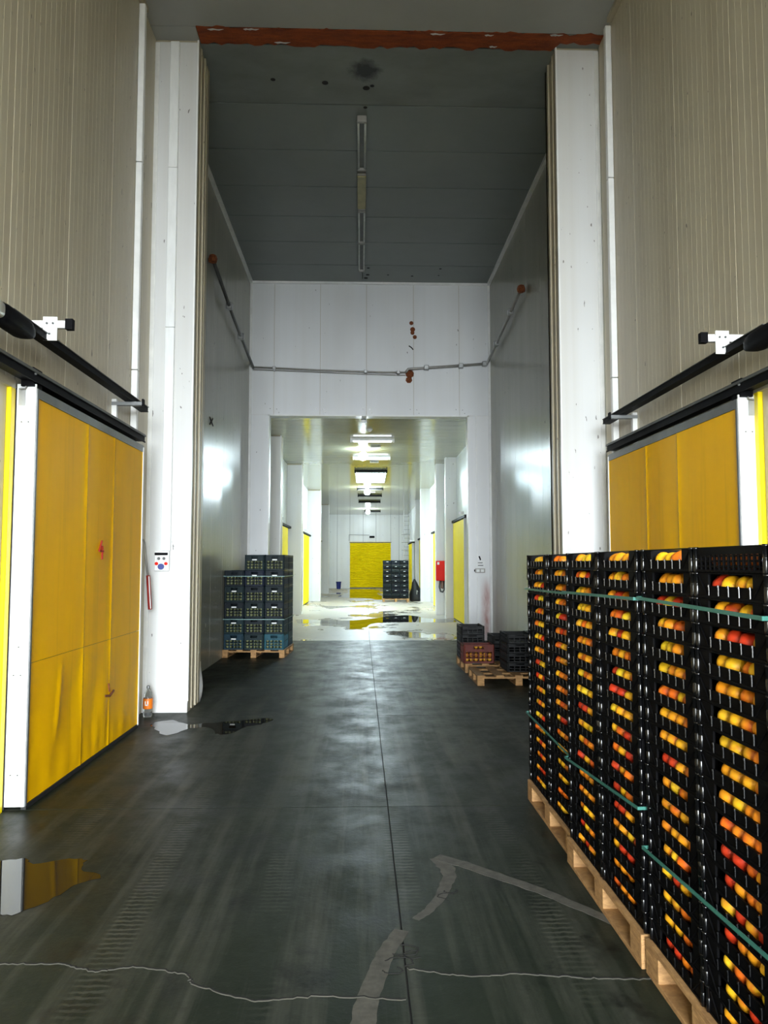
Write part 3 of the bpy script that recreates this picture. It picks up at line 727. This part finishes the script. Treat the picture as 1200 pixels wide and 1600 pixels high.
for x in (-.2, .2): MB().tube([(x, 0, .0), (x, 0, 5.1)], .025, 6).build('rail', M['galv'], ld)
for k in range(17): MB().tube([(-.2, 0, .3 + k * .28), (.2, 0, .3 + k * .28)], .015, 5).build('rung', M['galv'], ld)
for zz in (2.6, 3.1, 3.6): MB().tube([(-.2, 0, zz), (-.35, -.35, zz), (0, -.6, zz), (.2, -.35, zz), (.2, 0, zz)], .018, 5).build('hoop', M['galv'], ld)
sn = corr(thing('motion_sensor', 'small white sensor under the top of the corridor opening', 'sensor', (.05, BY + .45, CCZ)))
B(-.06, .06, -.04, .04, -.04, 0).build('base', M['darkgrey'], sn); B(-.045, .045, -.06, .02, -.12, -.04, c=.012).build('head', M['trimw'], sn); MB().tube([(.055, 0, -.01), (.06, -.02, -.1)], .012, 6).build('arm', M['trimw'], sn)
dt = corr(thing('ceiling_detector', 'small pale cone detector on the corridor ceiling', 'detector', (.2, 19.4, CCZ)))
MB().lathe([(.02, -.07), (.05, -.05), (.085, 0)], n=14).build('cone', M['trimw'], dt)
sw = thing('switch_plate', 'grey switch plate with small sign on the right jamb', 'switch plate', (2.715, BY, 1.53))
sbx = B(-.115, .115, -.03, 0, 0, .10, c=.006).build('switch_box', M['pipe'], sw)
for x in (-.05, .05): B(x - .035, x + .035, -.036, -.03, .02, .08).build('rocker', M['label'], sbx)
ntc = B(-.09, .115, -.008, 0, .12, .27).build('notice', M['label'], sw)
for z0, w_ in ((.22, .06), (.16, .075)): B(-.07 + .01, w_, -.0095, -.008, z0, z0 + .018).build('printed_line', M['darkgrey'], ntc)
MB().tube([(-.02, -.02, .38), (.0, -.02, .33), (.01, -.02, .29)], .016, 6).build('cable_clip', M['black'], sw)
B(-.135, -.115, -.03, 0, .03, .075).build('knob', M['black'], sbx)

# corridor lamps
def batten(yp, w, lit, lab, zd=.0, xc=.28):
    th = corr(thing('ceiling_batten', lab, 'light', (xc, yp, CCZ), 0, 'battens across the corridor ceiling'))
    B(-w / 2, w / 2, -.05, .05, -.06, 0).build('tray', M['trimw'] if lit else M['black'], th)
    for k in (-.025, .025): MB().tube([(-w / 2 + .05, k, -.08), (w / 2 - .05, k, -.08)], .018, 8).build('tube', M['tube_lit'] if lit else M['darkgrey'], th)
    for e in (-1, 1): B(e * w / 2 - .03, e * w / 2 + .03, -.055, .055, -.10, 0).build('end_cap', M['trimw'] if lit else M['black'], th)
for yp, lit, lab in ((20.9, True, 'lit batten nearest the corridor opening'), (24.5, True, 'second lit batten along the corridor ceiling'), (28.0, False, 'dark batten just before the bright panel light'),
                     (34.8, False, 'grey batten beside the middle bulb'), (38.3, False, 'dark batten, second from the far end wall side'), (42.2, False, 'black batten before the farthest bulb'), (50.0, False, 'short batten nearest the end wall')):
    batten(yp, 1.15 if yp < 49 else 1.0, lit, lab, xc=.28 if yp < 49 else .5)
def bulb(xp, yp, lab, r=.13, zd=.12):
    th = corr(thing('globe_lamp', lab, 'lamp', (xp, yp, CCZ), 0, 'globe lamps of the corridor'))
    MB().lathe([(.06, -.04), (.07, 0)], n=14).build('base', M['trimw'], th)
    MB().lathe([(.05, -.10), (.05, -.04)], n=14).build('socket', M['trimw'], th)
    MB().lathe([(r * math.sin(a), -.09 - r + r * math.cos(math.pi - a) * -1 * -1) for a in [0.02, .4, .8, 1.2, 1.57, 1.95, 2.35, 2.75, 3.1]], n=16).build('bulb', M['lamp_near' if yp < 25 else 'lamp'], th, smooth=True)
bulb(.02, 22.8, 'bright globe lamp nearest the corridor opening')
bulb(.15, 34.4, 'bright globe lamp in the middle of the corridor')
bulb(.2, 48.0, 'farthest bright globe lamp near the end wall')
pl_ = corr(thing('panel_light', 'broad bright white panel light in mid corridor', 'light', (.28, 30.2, CCZ)))
for x0, x1, y0, y1 in ((-.60, -.56, -1.7, 1.7), (.56, .60, -1.7, 1.7), (-.60, .60, -1.74, -1.70), (-.60, .60, 1.70, 1.74)): B(x0, x1, y0, y1, -.06, 0).build('frame', M['trimw'], pl_)
for k in range(3): B(-.555, .555, -1.69 + k * 1.13, -1.69 + k * 1.13 + 1.11, -.045, -.02).build('diffuser', M['panel_lamp'], pl_)
for yp, lab in ((22.2, 'white plate near the first globe lamp'), (25.6, 'white plate behind the second lit batten'), (36.6, 'white plate beyond the middle globe lamp')):
    th = corr(thing('ceiling_plate', lab + ' on the corridor ceiling', 'plate', (.38, yp, CCZ), 0, 'small plates on the corridor ceiling'))
    B(-.15, .15, -.06, .06, -.05, 0, c=.006).build('housing', M['trimw'], th)
    B(-.11, .11, -.064, -.06, -.035, -.015).build('slot', M['pipe'], th)

# ================================================================== PALLETS AND CRATES
def pallet_parts(w, l):
    """w along x, l along y; returns a list of (part name, mesh, location)"""
    H = .144; parts = []
    nb = 5; bw = .10 if w < .9 else .115
    top = B(-bw / 2, bw / 2, -l / 2, l / 2, 0, .022, c=.002).mesh('deck_board', M['wood'])
    for k in range(nb): parts.append(('deck_board', top, (-w / 2 + bw / 2 + k * (w - bw) / (nb - 1), 0, .122)))
    st = B(-w / 2, w / 2, -.07, .07, 0, .022, c=.002).mesh('stringer_board', M['wood'])
    for yy in (-l / 2 + .07, 0, l / 2 - .07): parts.append(('stringer_board', st, (0, yy, .0995)))
    bl = B(-.05, .05, -.07, .07, 0, .0775, c=.003).mesh('block', M['wood'])
    rn = B(-.05, .05, -l / 2, l / 2, 0, .022, c=.002).mesh('runner_board', M['wood'])
    for xx in (-w / 2 + .05, 0, w / 2 - .05):
        parts.append(('runner_board', rn, (xx, 0, 0)))
        for yy in (-l / 2 + .07, 0, l / 2 - .07): parts.append(('block', bl, (xx, yy, .022)))
    return parts
def put_pallet(parts, loc, rz, label, group):
    th = thing('wooden_pallet', label, 'pallet', loc, rz, group)
    for nme, me, l in parts: link(nme, me, th, l)
    return th

# black peach crate, long side along y, aisle side at -x
def crate_meshes(L, D=.40, H=.0915, grid=False):
    r = {}
    r['tray'] = B(-D / 2 + .01, D / 2 - .01, -L / 2 + .01, L / 2 - .01, .003, .009).mesh('tray', M['crate'])
    mb = MB(); rb = MB(); e = L / 2 - .02; o = L * .30
    if grid:
        for zz in (.0, .018, .036, .054): mb.box(-.004, .004, -e, e, zz, zz + .007)
        for k in range(15): yy = -e + 2 * e * k / 14; mb.box(-.006, .003, yy - .003, yy + .003, 0, .07)
        mb.box(-.006, .006, -e, e, .062, .0905)
    else:
        mb.box(-.004, .004, -e, e, 0, .044); mb.box(-.006, .005, -e, e, .086, .0905, c=.001); mb.box(-.008, .004, -e, e, .0, .007)
        for s in (-1, 1):
            a, b = sorted((s * o, s * e)); mb.box(-.004, .004, a, b, .042, .087)
            mb.tube([(-.006, s * (e - .012), .078), (-.006, s * (o + .002), .01)], .0032, 5)
        for k in range(5):
            yy = -L * .28 + L * .56 * k / 4
            rb.tube([(-.0075, yy, .010), (-.0075, yy, .040)], .0034, 8)
            rb.tube([(-.0085, yy, .040), (-.0085, yy, .047)], .0046, 8)
    if rb.v: mb.add(rb.v, rb.f, 1)
    r['side_panel'] = mb.mesh('side_panel', [M['crate'], M['post']])
    mb = MB(); d = D / 2 - .02
    mb.box(-d, d, -.004, .004, 0, .05); mb.box(-d, d, -.008, .008, .08, .0905)
    for x in (-d, d - .07): mb.box(x, x + .07, -.004, .004, .05, .081)
    r['end_panel'] = mb.mesh('end_panel', M['crate'])
    mb = MB().lathe([(.0095, 0), (.0105, .002), (.0105, .046), (.0095, .048), (.0095, .051), (.0105, .053), (.0105, .084), (.0115, .085), (.0115, .0905), (.009, .092)], n=10)
    r['corner_post'] = mb.mesh('corner_post', M['post'], True)
    r['D'] = D; r['L'] = L; return r
def put_crate(r, loc, label, group):
    th = thing('fruit_crate', label, 'crate', loc, 0, group)
    D, L = r['D'], r['L']
    link('tray', r['tray'], th)
    link('side_panel', r['side_panel'], th, (-D / 2 + .019, 0, 0)); link('side_panel', r['side_panel'], th, (D / 2 - .019, 0, 0), math.pi)
    for s in (-1, 1):
        link('end_panel', r['end_panel'], th, (0, s * (L / 2 - .010), 0))
        for q in (-1, 1): link('corner_post', r['corner_post'], th, (q * (D / 2 - .014), s * (L / 2 - .0145), 0))
    return th
def whole_crate(r):
    mb = MB(); D, L = r['D'], r['L']
    def app(me, m):
        vs = [m @ v.co for v in me.vertices]; mb.add(vs, [tuple(p.vertices) for p in me.polygons])
    app(r['tray'], Matrix())
    app(r['side_panel'], Matrix.Translation((-D / 2 + .019, 0, 0))); app(r['side_panel'], Matrix.Translation((D / 2 - .019, 0, 0)) @ Matrix.Rotation(math.pi, 4, 'Z'))
    for s in (-1, 1):
        app(r['end_panel'], Matrix.Translation((0, s * (L / 2 - .01), 0)))
        for q in (-1, 1): mb.box(q * (D / 2 - .014) - .012, q * (D / 2 - .014) + .012, s * (L / 2 - .0145) - .012, s * (L / 2 - .0145) + .012, 0, .0915)
    return mb.mesh('fruit_crate', M['crate'])
def peach_mesh(seed, seg=16, rin=10):
    rg = random.Random(seed); mb = MB(); rings = []
    for i in range(rin + 1):
        t = math.pi * i / rin; ring = []
        for j in range(seg):
            a = 2 * math.pi * j / seg
            r_ = math.sin(t) * (1 - .09 * math.exp(-(min(a, 2 * math.pi - a) / .28) ** 2))
            zz = math.cos(t) * (.96 if t > 1.5 else .93) - .16 * math.exp(-(t / .35) ** 2)
            ring.append((r_ * math.cos(a), r_ * math.sin(a) * 1.02, zz))
        rings.append([(x if i not in (0, rin) else x + .001 * math.cos(j), y, z) for j, (x, y, z) in enumerate(ring)])
    return mb.loft(rings[::-1]).mesh('peach', M['peach'], True)
peaches = [peach_mesh(k) for k in range(2)]
COLS = [('yellow', (.95, .50, .012)), ('yellow', (.95, .58, .02)), ('golden', (.92, .40, .01)), ('golden', (.92, .36, .01)), ('orange', (.88, .24, .008)), ('orange', (.85, .18, .008)), ('red', (.62, .04, .008))]
NL, PITCH, Z0 = 18, .0925, .145
PX = [1.225, 1.195, 1.235, 1.24]     # aisle face of each pallet load
crA, crC, crG = crate_meshes(.595), crate_meshes(.525), crate_meshes(.525, grid=True)
wholeA, wholeC = whole_crate(crA), whole_crate(crC)
PXA, PXB, PXC, PXD = 1.255, 1.225, 1.235, 1.235
columns = [  # (y centre, aisle face x, meshes, whole mesh, phrase, peaches shown per crate)
    (5.51, PXA, crA, wholeA, 'farthest column', 3), (4.91, PXA, crA, wholeA, 'second column from the far end', 2),
    (4.305, PXB, crA, wholeA, 'third column from the far end', 3), (3.705, PXB, crA, wholeA, 'fourth column from the far end', 3),
    (3.115, PXC, crC, wholeC, 'fifth column from the far end', 3), (2.585, PXC, crC, wholeC, 'nearest full column', 4),
    (2.045, PXD, crC, wholeC, 'column cut by the right edge', 0)]
rest = MB(); lowp = peach_mesh(9, 9, 6); low_v = [v.co.copy() for v in lowp.vertices]; low_f = [tuple(p.vertices) for p in lowp.polygons]
rg = random.Random(21)
for ci, (yc, px, r, wh, phr, npk) in enumerate(columns):
    for k in range(NL):
        z = Z0 + (NL - 1 - k) * PITCH
        jx = rg.uniform(-.004, .004); jy = rg.uniform(-.002, .002)
        pos = 'topmost' if k == 0 else ('bottom one' if k == NL - 1 else ORD[k] + ' from top')
        mm = crG if (ci == 5 and k == 0) else r
        put_crate(mm, (px + .2 + jx, yc + jy, z), 'black plastic peach crate, %s in the %s' % (pos, phr), 'black peach crates on the right')
        L = r['L']
        for row in range(2):
            nr = 4
            for q in range(nr):
                yy = yc + L * (.255 - .155 * q) + rg.uniform(-.012, .012); xx = px + .066 + row * .092
                rad = rg.uniform(.0365, .0405)
                zz = z + .010 + rad * .96
                front = row == 0 and q < npk and not (ci == 5 and k == 0)
                if row == 1: yy -= .03
                if row == 0 and q >= npk and rg.random() < .6: continue
                if front:
                    cn, cv = rg.choice(COLS)
                    o = link('peach', rg.choice(peaches), None, (xx + rg.uniform(-.006, .006), yy, zz), rg.uniform(0, 6.28))
                    o.rotation_euler = (rg.uniform(-.7, .7), rg.uniform(-.7, .7), rg.uniform(0, 6.28)); o.scale = (rad, rad, rad)
                    o.color = (*[c * rg.uniform(.9, 1.1) for c in cv], 1)
                    tag(o, '%s peach, %s from left in %s crate of the %s' % (cn, ('first', 'second', 'third', 'fourth')[q], ORD[k], phr), 'peach', 'peaches in the black crates')
                else:
                    rest.add([(xx + v.x * rad, yy + v.y * rad, zz + v.z * rad) for v in low_v], low_f)
    # added, unseen second row of crates: stops daylight leaking through the load
    for k in range(NL):
        link('fruit_crate', wh, None, (px + .605, yc, Z0 + (NL - 1 - k) * PITCH))
        tag(COL.objects[-1], 'added unseen black crate, %s, behind the %s' % ('topmost' if k == 0 else ('bottom one' if k == NL - 1 else ORD[k] + ' from top'), phr), 'crate', 'added black crates in the back row')
ro = rest.build('heaped_peaches', M['peach'], smooth=True); ro.color = (.62, .16, .012, 1)
tag(ro, 'peaches lying deeper inside the black crates', 'peaches', None, 'stuff')
pp = pallet_parts(.82, 1.2); ppC = pallet_parts(.82, 1.06)
for yc, px, prt, lab in ((5.21, PXA, pp, 'pine pallet under the farthest peach crate load'), (4.005, PXB, pp, 'pine pallet under the middle peach crate load'), (2.85, PXC, ppC, 'pine pallet under the nearest full peach crate load'), (1.78, PXD, ppC, 'pine pallet cut by the lower right edge')):
    put_pallet(prt, (px + .41 - .01, yc, 0), 0, lab, 'pallets under the peach crates')
def strap(x0, x1, y0, y1, z, label, mat='strap', h=.014, t=.004, dz=0, loc=(0, 0, 0), rz=0):
    mb = MB(); pts = [(x0, y0, z), (x1, y0, z), (x1, y1, z + dz), (x0, y1, z + dz)]
    a = [(x0 - t, y0 - t), (x1 + t, y0 - t), (x1 + t, y1 + t), (x0 - t, y1 + t)]; b = [(x0, y0), (x1, y0), (x1, y1), (x0, y1)]
    zz = [z, z, z + dz, z + dz]
    vs = [(*p, q) for p, q in zip(a, zz)] + [(*p, q + h) for p, q in zip(a, zz)] + [(*p, q) for p, q in zip(b, zz)] + [(*p, q + h) for p, q in zip(b, zz)]
    fs = []
    for i in range(4):
        j = (i + 1) % 4
        fs += [(i, j, 4 + j, 4 + i), (8 + j, 8 + i, 12 + i, 12 + j), (4 + i, 4 + j, 12 + j, 12 + i), (j, i, 8 + i, 8 + j)]
    o = mb.add(vs, fs).build('strapping_band', M[mat], None, loc, rz)
    return tag(o, label, 'strap', 'strapping bands')
for px, y0, y1, z1, dz1, z2, dz2, nm in ((PXA, 4.613, 5.81, 1.56, -.01, .60, .03, 'farthest'), (PXB, 3.40, 4.605, 1.585, -.015, .675, -.08, 'middle'), (PXC, 2.32, 3.38, 1.575, .015, .565, -.05, 'nearest full')):
    strap(px - .012, px + .83, y0, y1, z1, 'upper green strap around the %s peach load' % nm, dz=dz1)
    strap(px - .012, px + .83, y0, y1, z2, 'lower green strap around the %s peach load' % nm, dz=dz2)

# taller lattice crates (teal stack on the left, far stack, red crate)
def lattice_crate(W, D, H, front_rows=3, front_cols=4):
    """W along x (front faces -y), D along y"""
    r = {}; t = .012
    mb = MB().box(-W / 2 + .01, W / 2 - .01, -D / 2 + .01, D / 2 - .01, .004, .014)
    mb.box(-W / 2 + .01, W / 2 - .01, D / 2 - .014, D / 2 - .006, 0, H - .01)
    r['body'] = mb.mesh('body', M['greencrate'])
    mb = MB(); e = W / 2 - .02
    z1, z2 = H * .10, H * .60
    mb.box(-e, e, -.005, .005, 0, z1); mb.box(-e, e, -.005, .005, z2, H * .74)
    for k in range(front_cols + 1): x = -e + .012 + (2 * e - .024) * k / front_cols; mb.box(x - .007, x + .007, -.006, .004, z1, z2)
    for k in range(1, front_rows): zz = z1 + (z2 - z1) * k / front_rows; mb.box(-e, e, -.005, .003, zz - .005, zz + .005)
    hw = W * .17
    for s in (-1, 1):
        a, b = sorted((s * hw, s * e)); mb.box(a, b, -.005, .005, H * .74, H * .9)
    mb.box(-e, e, -.010, .006, H * .9, H - .004, c=.002)
    r['front_panel'] = mb.mesh('front_panel', M['greencrate'])
    mb = MB(); d = D / 2 - .02
    mb.box(-.004, .004, -d, d, 0, H * .12); mb.box(-.008, .008, -d, d, H * .86, H - .004); mb.box(-.006, .006, -d, d, H * .48, H * .54)
    nrb = 9
    for k in range(nrb): yy = -d + .01 + (2 * d - .02) * k / (nrb - 1); mb.box(-.007, .003, yy - .008, yy + .008, 0, H * .9)
    r['side_panel'] = mb.mesh('side_panel', M['greencrate'])
    r['corner_post'] = MB().lathe([(.013, 0), (.016, .004), (.016, H * .46), (.013, H * .47), (.013, H * .5), (.016, H * .51), (.016, H - .006), (.012, H - .002)], n=8).mesh('corner_post', M['greencrate'])
    r['card'] = B(-.045, .045, -.008, -.0055, H * .635, H * .715).mesh('card', M['label'])
    r['dim'] = (W, D, H); return r
def put_lattice(r, loc, rz, label, group, color, card=True, name='lattice_crate'):
    W, D, H = r['dim']; th = thing(name, label, 'crate', loc, rz, group)
    ps = [link('body', r['body'], th), link('front_panel', r['front_panel'], th, (0, -D / 2 + .012, 0)),
          link('side_panel', r['side_panel'], th, (-W / 2 + .012, 0, 0)), link('side_panel', r['side_panel'], th, (W / 2 - .012, 0, 0), math.pi)]
    for s in (-1, 1):
        for q in (-1, 1): ps.append(link('corner_post', r['corner_post'], th, (s * (W / 2 - .017), q * (D / 2 - .017), 0)))
    for p in ps: p.color = (*color, 1)
    if card: link('card', r['card'], th, (0, -D / 2 + .01, 0))
    return th
def fruit_fill(mb, loc, rz, W, D, H, rad, rg, rows=3):
    m = Matrix.Translation(loc) @ Matrix.Rotation(rz, 4, 'Z')
    for lz in range(rows):
        n = int((W - .05) / (rad * 2.05))
        for i in range(n):
            c = Vector((-W / 2 + .03 + rad + i * (W - .06 - 2 * rad) / max(1, n - 1), -D / 2 + .03 + rad + rg.uniform(0, .02), .02 + rad + lz * rad * 1.9))
            rr = rad * rg.uniform(.85, 1.05)
            mb.add([m @ (c + v * rr) for v in low_v], low_f)
rg = random.Random(4)
gr = lattice_crate(.372, .585, .292)
RZ = math.radians(-3.0); base = Vector((-1.96, 15.05, 0)); Rm = Matrix.Rotation(RZ, 4, 'Z')
put_pallet(pallet_parts(1.16, 1.2), tuple(base), RZ, 'pine pallet under the teal crate stack', None)
fill = MB()
cname = ['left', 'middle', 'right']
for row in range(6):
    for c in range(3):
        for dpt in range(2):
            if row == 5 and c == 0: continue
            o = base + Rm @ Vector(((c - 1) * .378, (dpt - .5) * .592, .145 + row * .2945))
            dark = rg.choice([(.007, .020, .023), (.005, .014, .017), (.010, .027, .032), (.005, .011, .017)])
            if row == 0 and c == 2 and dpt == 0: dark = (.018, .085, .115)
            if row == 0 and c == 0 and dpt == 0: dark = (.013, .040, .060)
            if row == 4 and c == 1 and dpt == 0: dark = (.004, .009, .025)
            put_lattice(gr, tuple(o), RZ, 'teal lattice crate, %s from bottom, %s column, %s row of the left stack' % (['lowest', 'second', 'third', 'fourth', 'fifth', 'sixth'][row], cname[c], ['front', 'back'][dpt]),
                        'teal crates stacked by the left wall', dark, dpt == 0 and rg.random() < .75)
            if dpt == 0: fruit_fill(fill, tuple(o), RZ, .372, .585, .292, .03, rg)
tag(fill.build('green_fruit', M['greenfruit'], smooth=True), 'small pale green fruit filling the teal crates', 'fruit', None, 'stuff')
for z, lab in ((1.50, 'upper'), (.70, 'lower')):
    strap(-.572, .572, -.602, .602, z, '%s pale strap around the teal crate stack' % lab, 'string', .012, .004, loc=tuple(base), rz=RZ)

# far stack in the corridor
fr = lattice_crate(.385, .58, .216, 2, 3)
fb = Vector((1.46, 35.2, 0))
th = put_pallet(pallet_parts(1.2, .8), (fb.x, fb.y + .3, 0), 0, 'pallet under the far crate stack in the corridor', None); corr(th)
for row in range(8):
    for c in range(3):
        th = put_lattice(fr, (fb.x + (c - 1) * .392, fb.y + .25, .145 + row * .2175), 0, 'dark crate, %s from bottom, %s column of the far corridor stack' % (['lowest', 'second', 'third', 'fourth', 'fifth', 'sixth', 'seventh', 'eighth'][row], cname[c]),
                         'dark crates stacked in the corridor', rg.choice([(.003, .010, .011), (.003, .007, .009), (.004, .008, .014)]), rg.random() < .85)
        corr(th)
tb = MB(); rgs = random.Random(2)
rings = []
for zz, rx, ry in ((0, .28, .30), (.05, .34, .34), (.3, .30, .30), (.6, .20, .24), (.85, .12, .16), (1.02, .03, .05)):
    rings.append([((rx * math.cos(a)) * rgs.uniform(.85, 1.1) - zz * .12, ry * math.sin(a) * rgs.uniform(.85, 1.1), zz) for a in [2 * math.pi * k / 14 for k in range(14)]])
th = corr(thing('dark_bundle', 'dark bundle leaning beside the far crate stack', 'bundle', (2.46, 35.75, 0)))  # rough form for a dark shape of unknown identity
tb.loft(rings).build('bundle_body', M['rubber'], th, smooth=True)
MB().tube([(-.02, -.28, .32), (-.02, -.31, .44), (-.02, -.28, .5), (.03, -.27, .44)], .02, 6).build('cord', M['pipe'], th)

# pallets and odd crates by the right wall
pp2 = pallet_parts(1.2, .95)
put_pallet(pp2, (2.27, 11.56, 0), 0, 'pine pallet with bare boards in front of the red crate', 'pallets by the right wall')
put_pallet(pallet_parts(1.2, 1.15), (2.27, 12.95, 0), 0, 'pine pallet under the red and black crates', 'pallets by the right wall')
rc = lattice_crate(.50, .40, .30, 3, 4)
put_lattice(rc, (1.90, 12.62, .145), 0, 'brick red lattice crate of yellow fruit on the right pallet', None, (.11, .022, .016), False, 'red_crate')
fill = MB(); fruit_fill(fill, (1.90, 12.62, .145), 0, .50, .40, .30, .036, rg, 4)
fo = fill.build('yellow_fruit', M['peach'], smooth=True); fo.color = (.50, .25, .02, 1)
tag(fo, 'yellow fruit heaped in the red crate', 'fruit', None, 'stuff')
bc = lattice_crate(.40, .585, .138, 2, 4)
for x, y, n, lab in ((1.87, 13.18, 4, 'left stack behind the red crate'), (2.37, 12.98, 3, 'stack right of the red crate'), (2.775, 12.98, 3, 'stack at the wall beside the red crate'), (2.36, 11.72, 4, 'left stack on the bare pallet'), (2.77, 11.72, 4, 'wall side stack on the bare pallet')):
    for k in range(n):
        put_lattice(bc, (x, y, .145 + k * .140), 0, 'empty black crate, %s of the %s' % (['lowest', 'second', 'third', 'topmost'][k], lab), 'black crates by the right wall', (.003, .003, .003), False, 'black_crate')
